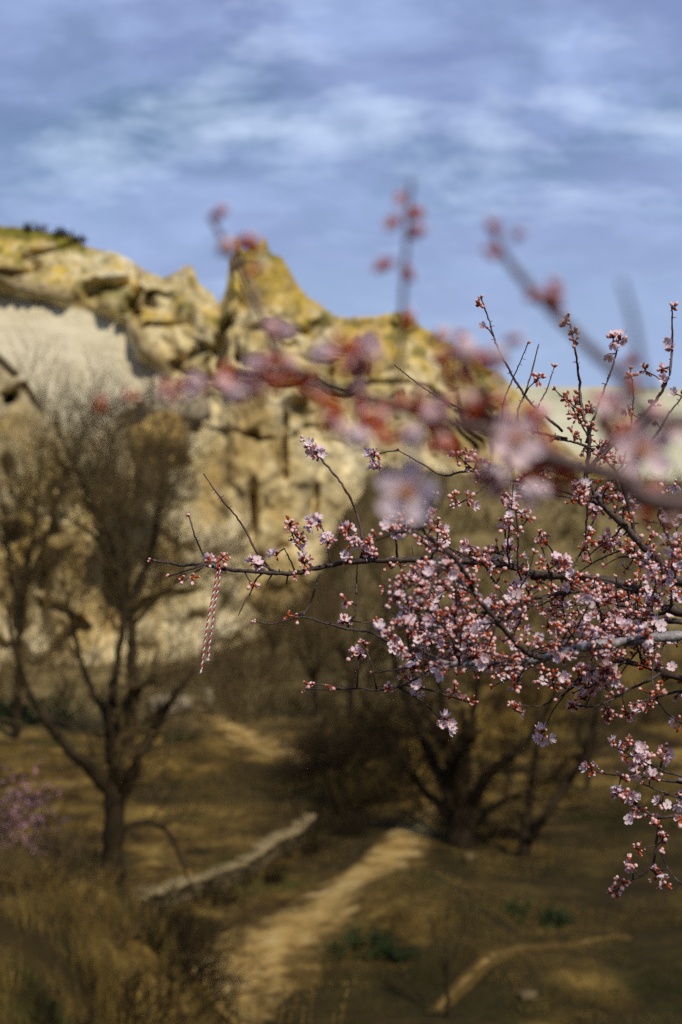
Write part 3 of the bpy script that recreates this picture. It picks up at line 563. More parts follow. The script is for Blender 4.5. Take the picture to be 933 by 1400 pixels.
blades(scatter(900, 27, 52, 250, 960, patch(201, .46)), 30, .05, .24, .22, .006, M_straw, 'dry_grass', 'short dry grass on the valley floor beside the footpath')
blades(scatter(520, 27, 52, 440, 960, patch(202, .60)), 36, .04, .16, .24, .007, M_grass, 'green_grass', 'short green grass patches on the valley floor')
blades(scatter(420, 40, 64, -20, 470, lambda x, y: y > np.interp(x, WX, WY) + .4), 26, .06, .32, .25, .008, M_straw, 'dry_grass', 'dry field grass above the stone wall')
# tall dry stalks on the near bank
for k, px in enumerate([336, 352, 368, 378, 392, 408, 418, 432, 450, 318]):
    D_ = 10.0 + 0.25 * rng.normal(); g = on_ground(px, D_); top = P(px + rng.normal() * 14 + 10, rng.uniform(1335, 1385), D_); acc = Acc()
    mid = (g + top) / 2 + rng.normal(size=3) * .03; p, r = spline([g - np.array((0, 0, .05)), mid, top], [.008, .007, .004], .08); tube(acc, p, r, 5)
    t = thing('dry_stalk', 'tall thin dry stalk standing on the bank before the footpath', 'stalk', tuple(g), 'dry stalks on the near bank'); put(acc.obj('stem', M_straw), t)
    hd = Acc()
    for q in range(16):
        b = p[-1 - int(rng.integers(0, 5))]; e = b + np.array((rng.normal() * .02, rng.normal() * .02, rng.uniform(.02, .06))); tube(hd, [b, (b + e) / 2, e], [.002, .004, .001], 4)
    put(tag(hd.obj('seed_head', M_straw), kind='stuff'), t)

# ------------------------------------------------------------------ blossom, buds: shared meshes
def petal_grid(L, W, cup, nu=5, nv=4, notch=0.06):
    V = []
    for i in range(nu + 1):
        t = i / nu; w = W * (0.16 + 0.84 * math.sin(math.pi * min(t * 0.62 + 0.02, .5) ** 0.9)) * (1 if t < .8 else math.sqrt(max(0.02, 1 - ((t - .8) / .2) ** 2 * .72)))
        for j in range(nv + 1):
            s = j / nv * 2 - 1; x = t * L - (notch * L * (1 - abs(s)) ** 2 if i == nu else 0)
            z = cup * L * (t * t * .5 + .35 * s * s * t) + 0.02 * L * math.sin(5 * s + 9 * t)
            V.append((x, s * w * .5, z))
    f = [(i * (nv + 1) + j, (i + 1) * (nv + 1) + j, (i + 1) * (nv + 1) + j + 1, i * (nv + 1) + j + 1) for i in range(nu) for j in range(nv)]
    return np.array(V), f
def rotz(v, a): c, s = math.cos(a), math.sin(a); return np.stack([v[:, 0] * c - v[:, 1] * s, v[:, 0] * s + v[:, 1] * c, v[:, 2]], -1)
def lathe(acc, prof, sides, m):
    V = []; th = np.arange(sides) * 2 * math.pi / sides
    for r, z in prof: V += [(r * math.cos(a), r * math.sin(a), z) for a in th]
    n = len(prof); f = [(i * sides + j, i * sides + (j + 1) % sides, (i + 1) * sides + (j + 1) % sides, (i + 1) * sides + j) for i in range(n - 1) for j in range(sides)]
    acc.add(V, f, m)
def small_flower(seed, cup):                    # flower of radius 1, axis +z, origin at the stalk's foot
    r = np.random.default_rng(seed); acc = Acc()
    lathe(acc, [(.04, 0), (.17, .1), (.22, .34), (.26, .42)], 6, 1); lathe(acc, [(.24, .40), (.0, .38)], 6, 3)
    for k in range(5):
        v, f = petal_grid(1.0, .92, cup * r.uniform(.7, 1.3), 3, 2); v[:, 0] += .12; v[:, 2] += .42 + .03 * (k % 2); acc.add(rotz(v, k * 2 * math.pi / 5 + r.normal() * .1), f, 0)
    for k in range(9):
        a = r.uniform(0, 6.28); rr = r.uniform(.05, .34); e = np.array((math.cos(a) * rr, math.sin(a) * rr, r.uniform(.62, .85))); tube(acc, [(e[0] * .3, e[1] * .3, .4), e], [.016, .012], 3, 4)
        s = .055; acc.add([e + (s, 0, 0), e + (-s * .5, s * .87, 0), e + (-s * .5, -s * .87, 0), e + (0, 0, s * 1.3)], [(0, 1, 3), (1, 2, 3), (2, 0, 3), (0, 2, 1)], 2)
    return acc.mesh('blossom', [M_petal, M_calyx, M_anther, M_heart, M_filament])
def bud_mesh(kind):                             # bud of radius 1, axis +z, origin at the stalk's foot
    acc = Acc()
    if kind == 'tight': lathe(acc, [(.12, 0), (.62, .35), (.78, .9), (.66, 1.35)], 7, 1); lathe(acc, [(.68, 1.25), (.74, 1.7), (.5, 2.15), (.02, 2.35)], 7, 0)
    elif kind == 'round': lathe(acc, [(.12, 0), (.55, .25), (.66, .8), (.62, 1.1)], 7, 1); lathe(acc, [(.6, .95), (.98, 1.5), (.92, 2.2), (.5, 2.7), (.02, 2.85)], 8, 0)
    elif kind == 'opening':
        lathe(acc, [(.12, 0), (.55, .25), (.62, .9), (.7, 1.15)], 7, 1)
        for k in range(5):
            v, f = petal_grid(1.9, 1.5, .9, 3, 2); v = np.stack([v[:, 2] * .45 + .3 + v[:, 0] * .35, v[:, 1], v[:, 0] + 1.0], -1); acc.add(rotz(v, k * 2 * math.pi / 5 + .1 * k), f, 0)
    elif kind == 'red': lathe(acc, [(.14, 0), (.5, .3), (.66, .9), (.58, 1.6), (.42, 2.05)], 9, 1); lathe(acc, [(.44, 1.95), (.40, 2.25), (.02, 2.5)], 9, 0)
    else: lathe(acc, [(.1, 0), (.45, .3), (.5, .8), (.3, 1.35), (.02, 1.7)], 6, 1)
    return acc.mesh('bud', [M_budpetal, M_calyx if kind != 'scale' else M_scale])
FLOWERS = [small_flower(5 + k, c) for k, c in enumerate((.25, .45, .8, 1.3))]
BUDS = [bud_mesh(k) for k in ('tight', 'round', 'round', 'opening', 'scale', 'red')]

class Cluster:
    """collects blossoms and buds of one tree, makes the largest of them parts and joins the rest"""
    def __init__(s): s.items = []
    def add(s, kind, mesh, pos, d, size):
        q = Vector(d).to_track_quat('Z', 'Y') @ Quaternion((0, 0, 1), rng.uniform(0, 6.28)); s.items.append((kind, mesh, np.array(pos), q, size))
    def build(s, tree, cap=290):
        for kind in ('blossom', 'bud'):
            it = [x for x in s.items if x[0] == kind]
            def key(x):
                p = x[2]; ins = abs(p[0] / p[1] * F) < 466 and abs(p[2] / p[1] * F) < 700
                return (-1 if ins else 0, -x[4] / p[1] * (2 if x[1] in FLOWERS else 1))
            it.sort(key=key)
            for _, me_, p, q, sc in it[:cap]:
                o = mk(kind, me_); o.rotation_mode = 'QUATERNION'; o.rotation_quaternion = q; o.location = p; o.scale = (sc,) * 3; put(o, tree)
            rest = it[cap:]
            if rest:
                acc = Acc(); mats = None; cache = {}; slots = []
                for _, me_, p, q, sc in rest:
                    if me_.name not in cache: cache[me_.name] = (np.array([v.co for v in me_.vertices]), [tuple(f.vertices) for f in me_.polygons], [f.material_index for f in me_.polygons])
                    v, f, mi = cache[me_.name]; Rm = np.array(q.to_matrix()); base = acc.n
                    acc.add(v @ Rm.T * sc + p, [])
                    acc.f.extend([tuple(i + base for i in ff) for ff in f])
                    for i in mi:
                        m = me_.materials[i]
                        if m not in slots: slots.append(m)
                        acc.m.append(slots.index(m))
                put(tag(acc.obj(kind + '_mass', slots), kind='stuff'), tree)

def cluster(cl, acc, pos, n, pf, spread, D, stalk_from=None, up=0.35, bud_px=(2.1, 3.4), kinds=(0, 0, 1, 2, 3, 5, 5)):
    """a bunch of n buds and blossoms about pos; spread in photo pixels at depth D"""
    s = spread / F * D; u = D / F
    for k in range(n):
        d = rng.normal(size=3); d[2] += up; d /= np.linalg.norm(d); p = pos + d * s * rng.uniform(.15, .9)
        if rng.random() < pf * .44:
            d2 = d + np.array((0, -0.55, 0.1)); cl.add('blossom', FLOWERS[rng.integers(4)], p, d2, rng.uniform(5.6, 8.0) * u)
        else: cl.add('bud', BUDS[kinds[rng.integers(len(kinds))]], p - d * s * .1, d, rng.uniform(*bud_px) * u)
        if acc is not None: tube(acc, [pos, (pos + p) / 2, p], [.0011, .0009, .0008], 3, 1)

# ------------------------------------------------------------------ the blossoming tree in focus
gz = float(ground(1.45, 2.95))
tree = thing('blossoming_tree', 'blossoming fruit tree with sharp grey twigs full of pink buds, cord tied to one twig', 'tree', (1.45, 2.95, gz))
NODES = [np.array((1.28, 2.85, .22)), np.array((1.22, 2.8, -.02)), np.array((1.30, 2.85, -.28)), np.array((1.38, 2.9, -.62))]
acc = Acc()
p, r = spline([(1.47, 2.97, gz - .15), (1.46, 2.96, gz + .3), (1.42, 2.93, -1.3), (1.39, 2.9, -.62), (1.30, 2.85, -.28), (1.22, 2.8, -.02), (1.28, 2.85, .22), (1.36, 2.95, .7)], [.085, .07, .062, .05, .04, .032, .024, .012], .05)
tube(acc, p, r, 10, 0, .12); put(acc.obj('trunk', M_bark), tree)
CL = Cluster()
PLACED = []; BP = []
def branch(pl, D, r0, r1, dens=0.0, pf=.18, node=None, nb=(3, 7), spur=(5, 20), name='branch', D2=None, young=False, tipbud=True, rng_t=(0.0, 1.0), spread=9, bark=None):
    """pl runs from tip to root in photo pixels; r0/r1 = radius at tip/root in photo pixels; node = limb node it grows from beyond the frame"""
    D2 = D if D2 is None else D2; n = len(pl); Ds = np.linspace(D, D2, n) + rng.normal(size=n) * .012
    pts = [P(x, y, d) for (x, y), d in zip(pl, Ds)]; rad = [(r0 + (r1 - r0) * k / (n - 1)) / F * d for k, d in enumerate(Ds)]
    nin = len(pts)
    if node is not None:
        q = NODES[node]; e = pts[-1]; t = e - pts[-2]; t = t / np.linalg.norm(t); m = e + t * .18 + (q - e) * .25; pts += [m, q]; rad += [rad[-1] * 1.25, rad[-1] * 1.9]
    p, r = spline(pts, rad, .006 if D > 1 else .002); p = p + rng.normal(size=p.shape) * np.minimum(r, .0022)[:, None] * .28
    acc = Acc(); tube(acc, p, r, 7, 1 if young else 0, .30)
    sc = D / F
    ln = np.concatenate([[0], np.cumsum(np.linalg.norm(np.diff(p, axis=0), axis=1))]); tot = np.interp(np.linalg.norm(p - pts[nin - 1], axis=1).argmin(), np.arange(len(ln)), ln)
    for k in range(int(tot / sc / 18)):                       # knobs and short dead spurs
        i = int(rng.integers(1, max(2, len(p) - 2))); d = perp(p[i + 1] - p[i]); e = p[i] + d * (r[i] + rng.uniform(2, 6) * sc) ; tube(acc, [p[i], e], [r[i] * .55, r[i] * .3], 4, 0)
    if tipbud:
        d = p[0] - p[1]; CL.add('bud', BUDS[4], p[0] - d / np.linalg.norm(d) * .001, d, 2.6 * sc)
        for k in range(3): CL.add('bud', BUDS[int(rng.integers(2))], p[0], d / np.linalg.norm(d) + perp(d) * .9, rng.uniform(1.8, 2.6) * sc)
    m = int(tot / sc / 100 * dens + rng.random())
    for k in range(m):
        tt = rng.uniform(*rng_t) * tot; i = min(int(np.searchsorted(ln, tt)), len(p) - 2); t = p[i + 1] - p[i]; t /= np.linalg.norm(t)
        d = perp(t) + np.array((0, 0, .35)) - t * .35; d /= np.linalg.norm(d); L_ = rng.uniform(*spur) * sc; e = p[i] + d * L_
        tube(acc, [p[i], p[i] + d * L_ * .55 + perp(d) * L_ * .08, e], [min(r[i] * .6, .0022), .0015, .0013], 5, 0, .2)
        cluster(CL, acc, e, int(rng.integers(nb[0], nb[1] + 1)), pf, spread, D); PLACED.append(e)
    BP.append(p[:: 3]); o = put(acc.obj(name, [bark or M_bark, M_youngbark]), tree); return p, r
A = {}
A[1] = branch([(206, 765), (228, 769), (252, 773), (277, 771), (307, 778), (358, 782), (398, 784), (454, 772), (494, 767), (569, 765), (608, 766), (657, 769), (697, 774), (732, 785), (786, 789), (839, 795), (890, 815), (936, 838)], 2.62, 1.3, 6.2, 1.0, .25, 1, rng_t=(.5, 1), D2=2.6)
branch([(232, 788), (258, 779), (279, 772)], 2.61, .9, 1.6, 0); branch([(252, 795), (268, 782), (282, 773)], 2.6, .6, 1.0, 0)
branch([(259, 706), (265, 728), (275, 752), (282, 770)], 2.62, .9, 1.4, 0, young=True)
branch([(279, 648), (299, 677), (331, 717), (349, 751), (359, 765), (372, 781)], 2.62, .8, 2.2, 0, tipbud=False, young=True)
branch([(414, 601), (438, 626), (470, 665), (489, 705), (496, 743), (494, 766)], 2.62, 1.0, 2.4, 0, young=True)
branch([(519, 640), (524, 660), (530, 676), (538, 710), (542, 740), (543, 765)], 2.65, .9, 1.8, 0)
branch([(438, 784), (431, 806), (424, 826), (414, 843)], 2.62, 1.6, 1.3, 0, tipbud=False)
A[2] = branch([(350, 849), (371, 853), (412, 844), (445, 852), (474, 860), (505, 864), (534, 878), (573, 886), (600, 903), (640, 908)], 2.55, .9, 2.6, 0, .15, tipbud=True)
A[3] = branch([(598, 904), (624, 908), (656, 907), (715, 906), (755, 897), (794, 886), (856, 877), (936, 869)], 2.25, 3.6, 7.0, 0.8, .2, 2, D2=2.2, tipbud=False, bark=M_palebark)
A[4] = branch([(415, 943), (470, 942), (491, 941), (515, 944), (543, 939), (567, 929), (586, 917), (600, 906)], 2.5, .9, 2.0, 0, D2=2.28)
A[5] = branch([(545, 828), (556, 837), (582, 852), (607, 859), (634, 874), (659, 888), (700, 904)], 2.3, 1.6, 3.0, 3.5, .12, D2=2.25, bark=M_palebark)
A[6] = branch([(560, 700), (586, 733), (626, 768), (653, 817), (679, 848), (715, 888), (740, 900)], 2.0, 2.2, 4.2, 3.0, .12, D2=2.2)
A[7] = branch([(610, 868), (653, 841), (688, 829), (732, 818), (794, 808), (835, 822), (880, 835), (936, 850)], 2.55, 1.6, 4.0, 3.5, .2, 1)
A[8] = branch([(800, 655), (827, 694), (856, 721), (881, 747), (906, 770), (936, 796)], 2.6, 3.0, 7.0, 1.6, .25, 0)
A[9] = branch([(762, 955), (779, 942), (806, 919), (833, 905), (856, 905), (895, 914), (936, 928)], 2.55, 1.0, 4.5, 1.6, .1, 2)
A[10] = branch([(781, 963), (808, 966), (831, 959), (862, 942), (885, 932), (903, 920)], 2.55, 1.0, 2.2, .8, .1)
A[11] = branch([(864, 963), (893, 955), (936, 944)], 2.55, 1.1, 2.0, 3.0, .1, 2)
A[12] = branch([(826, 1058), (854, 1061), (886, 1063), (936, 1071)], 2.6, .8, 1.8, 2.0, .2, 3)
A[13] = branch([(862, 1095), (878, 1106), (899, 1117), (936, 1115)], 2.6, .9, 2.2, 3.0, .2, 3)
A[14] = branch([(842, 1218), (856, 1206), (875, 1198), (893, 1179), (897, 1151), (902, 1118)], 2.6, .8, 2.0, 2.2, .05)
branch([(905, 1168), (912, 1185), (925, 1202), (940, 1215)], 2.45, .8, 1.2, 1.2, .05)
branch([(840, 1020), (866, 1035), (900, 1050), (936, 1062)], 2.55, .8, 1.6, 3.2, .35, 3)
branch([(880, 1072), (910, 1084), (936, 1092)], 2.6, .9, 1.5, 3, .25, 3)
# upper twigs, dark against the sky
branch([(658, 408), (668, 436), (681, 476), (696, 505), (714, 535), (730, 555), (770, 590)], 2.7, .9, 2.0, 0, young=True)
branch([(737, 470), (722, 527), (708, 566), (716, 600)], 2.65, .8, 1.8, 0, tipbud=False, young=True)
branch([(539, 499), (582, 532), (627, 557), (683, 575), (730, 590), (775, 600)], 2.6, .7, 2.4, .5, .1, tipbud=False, young=True, rng_t=(.6, 1))
branch([(758, 502), (748, 532), (738, 552), (728, 585)], 2.7, .7, 1.4, .6, .2, young=True)
branch([(777, 432), (787, 481), (793, 527), (796, 562), (806, 600), (800, 660)], 2.62, 1.0, 3.0, 1.6, .1, young=True, rng_t=(.5, 1))
branch([(848, 456), (839, 497), (823, 542), (810, 578), (802, 606)], 2.62, 1.0, 2.4, 1.2, .15, young=True, rng_t=(.5, 1))
branch([(919, 420), (919, 471), (915, 512), (897, 547), (868, 580), (830, 615), (806, 640)], 2.6, 1.1, 3.2, 1.4, .1, young=True, rng_t=(.2, 1))
branch([(935, 540), (915, 565), (900, 590), (870, 625), (835, 660)], 2.65, 1.0, 2.6, 1.5, .1)
branch([(759, 533), (784, 560), (806, 600)], 2.66, .8, 1.5, 3.0, .05)
branch([(722, 470), (704, 512), (690, 545), (686, 575)], 2.72, .7, 1.3, 0, young=True)
branch([(545, 616), (577, 634), (607, 650), (642, 644), (690, 655), (760, 668), (820, 690)], 2.62, .8, 2.4, 1.2, .2, rng_t=(.35, 1))
branch([(627, 623), (645, 640), (663, 655), (684, 660)], 2.6, .8, 1.2, 4, .3)
branch([(620, 692), (627, 689), (652, 674), (668, 660), (690, 640)], 2.6, .8, 1.3, 1.5, .2)
branch([(757, 600), (790, 606), (822, 622), (850, 660), (870, 740)], 2.6, 1.2, 3.0, 2.0, .1)
branch([(862, 505), (866, 545), (860, 600), (850, 640)], 2.68, .9, 1.8, 1.5, .2, young=True)
# thorny lower side twigs of the main branch
for pl in ([(326, 842), (335, 822), (345, 806), (352, 790), (362, 782)], [(364, 800), (369, 790), (374, 783)], [(392, 798), (394, 785)], [(487, 810), (489, 830), (483, 845), (475, 858)], [(489, 768), (488, 790), (487, 812)],
           [(391, 705), (398, 725), (405, 745), (412, 752)], [(437, 712), (447, 740), (452, 770)], [(349, 768), (362, 774), (378, 782)], [(389, 750), (398, 768), (404, 783)], [(563, 745), (572, 790), (590, 820), (600, 850)], [(540, 790), (560, 815), (580, 850)]):
    branch(pl, 2.62, .6, 1.5, 0, tipbud=False)
BPTS = np.concatenate(BP)[::2]
# bunches read from the photograph: x, y, count, share open, spread
for x, y, n, pf, s in [(287, 768, 3, .5, 8), (304, 764, 7, 0, 8), (244, 791, 1, 0, 3), (264, 789, 2, 0, 4), (350, 772, 8, .45, 11), (378, 760, 3, .8, 8), (397, 718, 9, .05, 11), (408, 738, 9, .05, 11), (430, 716, 7, .5, 10), (415, 770, 8, .05, 10), (404, 787, 3, 0, 5),
        (346, 800, 4, 0, 6), (448, 738, 9, .3, 11), (475, 726, 7, .3, 9), (482, 742, 9, .3, 11), (505, 742, 6, .2, 9), (474, 762, 5, .5, 9), (508, 760, 5, .5, 9), (545, 722, 8, .5, 12), (530, 770, 5, .2, 8), (437, 622, 6, .6, 11), (424, 612, 3, .4, 6), (513, 622, 7, .4, 9), (518, 640, 3, .5, 7),
        (473, 822, 4, 0, 6), (470, 852, 6, .1, 8), (393, 842, 3, 0, 5), (407, 844, 3, .2, 5), (490, 898, 9, .25, 11), (500, 884, 6, .05, 8), (532, 942, 6, 0, 6), (422, 941, 4, .2, 6), (450, 940, 3, .1, 5), (608, 990, 9, .85, 9), (515, 850, 6, .1, 9),
        (735, 998, 9, .5, 12), (688, 930, 8, .1, 12), (620, 945, 8, .1, 13), (640, 958, 8, .1, 13), (573, 938, 5, .4, 9), (662, 905, 4, .8, 12), (899, 872, 3, .9, 12), (808, 1052, 8, .5, 10), (842, 1018, 7, .5, 9), (871, 1018, 8, .5, 9), (868, 1050, 14, .5, 16), (882, 1042, 9, .5, 12), (845, 1085, 10, .5, 13), (862, 1090, 8, .4, 11), (862, 1120, 5, .4, 8), (910, 1030, 9, .4, 12), (925, 985, 8, .5, 12),
        (781, 962, 7, 0, 7), (852, 972, 6, .3, 8), (830, 976, 7, 0, 8), (868, 960, 6, .1, 8), (905, 1100, 8, .3, 10), (925, 1090, 6, .3, 9), (873, 1162, 7, .05, 9), (866, 1185, 8, .05, 9), (850, 1206, 5, 0, 7), (842, 1222, 5, 0, 7), (898, 1198, 6, .05, 9), (908, 1154, 6, .1, 8), (912, 1212, 6, .05, 8), (800, 935, 7, .1, 9),
        (662, 410, 4, .15, 5), (668, 440, 2, .2, 4), (775, 440, 6, .2, 7), (784, 455, 6, .05, 7), (787, 466, 4, 0, 5), (843, 460, 5, .6, 7), (852, 463, 4, .6, 6), (836, 482, 3, .4, 5), (918, 468, 4, .3, 6), (921, 422, 2, 0, 4), (880, 508, 5, .3, 7), (740, 515, 7, .4, 9), (778, 545, 9, .05, 10), (790, 570, 9, .05, 11), (640, 622, 9, .15, 11), (652, 632, 7, .3, 9), (655, 655, 5, .2, 8), (716, 660, 9, .1, 12), (700, 690, 9, .15, 12), (860, 560, 5, .4, 8), (905, 505, 4, .2, 6), (820, 610, 8, .1, 10)]:
    Dq = 2.6 if y < 880 or x > 700 else 2.4
    if (x, y) in ((899, 872), (662, 905)): Dq = 2.1
    pos = P(x, y, Dq + rng.normal() * .01); dd = np.linalg.norm(BPTS - pos, axis=1); j = int(dd.argmin()); ac = Acc()
    pos[1] = .3 * pos[1] + .7 * BPTS[j, 1] if dd[j] < .2 else pos[1]
    dv = pos - BPTS[j]; tube(ac, [BPTS[j], BPTS[j] + dv * .5 + perp(dv) * np.linalg.norm(dv) * .08, pos], [.0016, .0013, .0011], 5, 0, .2)
    cluster(CL, ac, pos, int(n * (2.0 if x < 560 and y < 800 else 1.4) + .5), pf * 1.3, s, Dq, up=.2); put(ac.obj('spur', [M_bark, M_youngbark]), tree)
# the crowded middle: many short budding twigs growing from the branches
mains = np.concatenate([A[k][0][::6] for k in (1, 3, 5, 6, 7, 8, 9)])
mpx = np.stack([mains[:, 0] / mains[:, 1] * F + CX, CY - mains[:, 2] / mains[:, 1] * F], -1)
cand = [i for i in range(len(mains)) if 560 < mpx[i, 0] < 935]
def dense(x, y): return 500 < x < 960 and 605 + max(0, 720 - x) * .55 < y < 975 - max(0, 600 - x) * .5
k = 0
while k < 96:
    i = cand[rng.integers(len(cand))]; x0, y0 = mpx[i]; D_ = mains[i, 1]; a = rng.normal() * .9 + (math.pi if rng.random() < .6 else -math.pi / 2 if rng.random() < .6 else math.pi / 2); L_ = rng.uniform(45, 130)
    pts = [(x0, y0)]
    for q in range(3): a += rng.normal() * .25; pts.append((pts[-1][0] + math.cos(a) * L_ / 3, pts[-1][1] + math.sin(a) * L_ / 3))
    if not (dense(*pts[-1]) and dense(*pts[1])): continue
    branch(pts[::-1], float(np.clip(D_ + rng.normal() * .16, 1.85, 2.85)), 0.8, 1.7, 3.9, .20, D2=D_, nb=(3, 8), rng_t=(0, .9)); k += 1
CL.build(tree)

# ------------------------------------------------------------------ the near branch, far out of focus
gz2 = float(ground(.95, .8))
ntree = thing('blossoming_tree', 'blurred dark blossom branch reaching across the sky and cliff before the sharp twigs', 'tree', (.95, .8, gz2))
acc = Acc(); p, r = spline([(.96, .81, gz2 - .15), (.95, .8, gz2 + .3), (.90, .76, -.7), (.82, .72, -.15), (.74, .70, .25), (.78, .75, .8)], [.06, .05, .042, .03, .02, .01], .04); tube(acc, p, r, 10, 0, .12); put(acc.obj('trunk', M_bark), ntree)
pet, pf_ = petal_grid(.0135, .0125, .45, 6, 5)
PETALS = []
for k in range(4):
    v, f = petal_grid(.0135 * (1 + .06 * k), .0118, (.2, .4, .6, .9)[k], 6, 5); a_ = Acc(); a_.add(v, f); PETALS.append(a_.mesh('petal', [M_petal]))
a_ = Acc(); lathe(a_, [(.0008, 0), (.0024, .0012), (.0030, .0044), (.0036, .0056)], 9, 0); lathe(a_, [(.0034, .0052), (.0001, .0048)], 9, 1)
for k in range(5):
    v, f = petal_grid(.0055, .0038, -.7, 3, 2); v[:, 0] += .003; v[:, 2] += .0048; a_.add(rotz(v, (k + .5) * 2 * math.pi / 5), f, 0)
CALYX = a_.mesh('blossom', [M_calyx, M_heart])
a_ = Acc()
for k in range(24):
    an = rng.uniform(0, 6.28); rr = rng.uniform(.001, .0062); e = np.array((math.cos(an) * rr, math.sin(an) * rr, rng.uniform(.0095, .0135))); tube(a_, [(e[0] * .3, e[1] * .3, .0045), e * (.75, .75, .7), e], [.00022] * 3, 4, 0); s = .0009
    a_.add([e + (s, 0, 0), e + (-s * .5, s * .87, 0), e + (-s * .5, -s * .87, 0), e + (0, 0, s * 1.3), e - (0, 0, s)], [(0, 1, 3), (1, 2, 3), (2, 0, 3), (1, 0, 4), (2, 1, 4), (0, 2, 4)], 1)
STAMEN = a_.mesh('stamens', [M_filament, M_anther])
def near_flower(px, py, D_, d, size=1.0, openn=1):
    o = mk('blossom', CALYX); o.rotation_mode = 'QUATERNION'; q = Vector(d).to_track_quat('Z', 'Y') @ Quaternion((0, 0, 1), rng.uniform(0, 6.28)); o.rotation_quaternion = q; o.location = P(px, py, D_); o.scale = (size,) * 3; put(o, ntree)
    for k in range(5):
        m = mk('petal', PETALS[min(3, max(0, openn + int(rng.integers(-1, 2))))], o); m.location = (0, 0, .0052); m.rotation_euler = (0, -rng.uniform(0, .2) - .22 * max(0, openn - 1), k * 2 * math.pi / 5 + rng.normal() * .06)
        m.location = Vector((math.cos(m.rotation_euler[2]) * .0028, math.sin(m.rotation_euler[2]) * .0028, .0052))
    mk('stamens', STAMEN, o)
def near_bud(px, py, D_, d, size, kind=1):
    o = mk('bud', BUDS[kind]); o.rotation_mode = 'QUATERNION'; o.rotation_quaternion = Vector(d).to_track_quat('Z', 'Y'); o.location = P(px, py, D_); o.scale = (size / F * D_,) * 3; put(o, ntree)
def near_branch(pl, Ds, r0, r1, link=None):
    pts = [P(x, y, d) for (x, y), d in zip(pl, Ds)]; rad = list(np.linspace(r0, r1, len(pl)))
    if link is not None: pts += [np.array(q) for q in link]; rad += [rad[-1] * 1.3 + .001 * k for k in range(len(link))]
    p, r = spline(pts, rad, .004); acc = Acc(); tube(acc, p + rng.normal(size=p.shape) * r[:, None] * .08, r, 9, 0, .2); put(acc.obj('branch', [M_youngbark]), ntree)
Dn = .80
near_branch([(288, 296), (302, 322), (325, 362), (345, 405), (368, 455), (385, 492), (420, 515), (470, 535), (540, 555), (610, 575), (690, 600), (760, 628), (850, 655), (940, 690)], np.linspace(.84, .78, 14), .0013, .0056, [(.36, .78, .02), (.62, .77, .06), (.80, .72, -.02)])
near_branch([(132, 566), (180, 548), (235, 536), (300, 525), (360, 520), (420, 515)], np.linspace(.82, .825, 6), .0011, .0030)
near_branch([(563, 245), (558, 300), (553, 380), (549, 450), (546, 510), (545, 558)], np.linspace(.78, .81, 6), .0011, .0018)
near_branch([(676, 322), (696, 358), (735, 405), (790, 460), (850, 515), (940, 580)], np.linspace(.72, .70, 6), .0015, .0032, [(.34, .70, .06), (.52, .66, .10), (.77, .71, .05)])
near_branch([(850, 385), (866, 440), (876, 495), (890, 540)], np.linspace(.62, .66, 4), .0010, .0018)
near_branch([(640, 490), (652, 530), (668, 560), (690, 600)], [.78, .785, .79, .795], .0016, .0026); near_branch([(476, 470), (484, 500), (500, 545)], [.80, .81, .815], .0014, .0022)
for x, y, k in [(291, 298, 0), (300, 345, 1), (322, 340, 0), (338, 378, 0), (345, 352, 0), (382, 458, 1), (372, 488, 0), (395, 494, 0), (375, 545, 0), (410, 540, 0), (455, 580, 1), (440, 555, 0), (136, 566, 0), (190, 545, 0), (245, 525, 1), (240, 545, 0), (550, 266, 0), (580, 292, 0), (546, 298, 0), (557, 322, 0), (538, 357, 0), (564, 385, 0), (552, 455, 0), (600, 560, 0), (575, 575, 0), (620, 600, 0), (590, 470, 1), (620, 620, 0), (660, 655, 0),
                (700, 325, 0), (684, 352, 0), (682, 322, 0), (718, 408, 0), (742, 412, 0), (765, 405, 0), (770, 425, 0), (893, 690, 1), (880, 680, 0), (905, 725, 1), (850, 500, 0), (870, 540, 0), (810, 640, 0), (735, 585, 1), (640, 530, 0), (690, 470, 0), (475, 500, 0), (490, 515, 0), (470, 475, 0), (650, 580, 0), (520, 575, 0)]:
    near_bud(x, y, Dn if x < 670 or y > 480 else .71, (rng.normal() * .8 + (.5 if k else 0), -.3 + rng.normal() * .3, .35 + rng.normal() * .5), rng.uniform(10.5, 14) if k == 0 else rng.uniform(11, 13), 5 if k == 0 else 1)
for x, y, n, w in [(480, 495, 5, 16), (640, 495, 7, 22), (655, 560, 5, 20), (560, 572, 5, 24), (600, 600, 5, 22), (740, 612, 5, 22), (312, 525, 5, 20), (395, 515, 5, 20), (770, 645, 4, 20), (700, 600, 5, 24), (862, 600, 5, 24), (895, 690, 4, 14), (470, 565, 4, 20), (520, 590, 4, 22), (820, 560, 3, 18), (250, 530, 3, 12), (345, 525, 4, 16), (680, 650, 3, 16)]:
    for k in range(int(n * 2.4)): near_bud(x + rng.normal() * w * .7, y + rng.normal() * w * .6, Dn if y > 350 else .77, (rng.normal() * .8, rng.normal() * .5, .2 + rng.normal() * .7), rng.uniform(8.5, 13.5), (5, 5, 5, 5, 1, 5, 5)[k % 7])
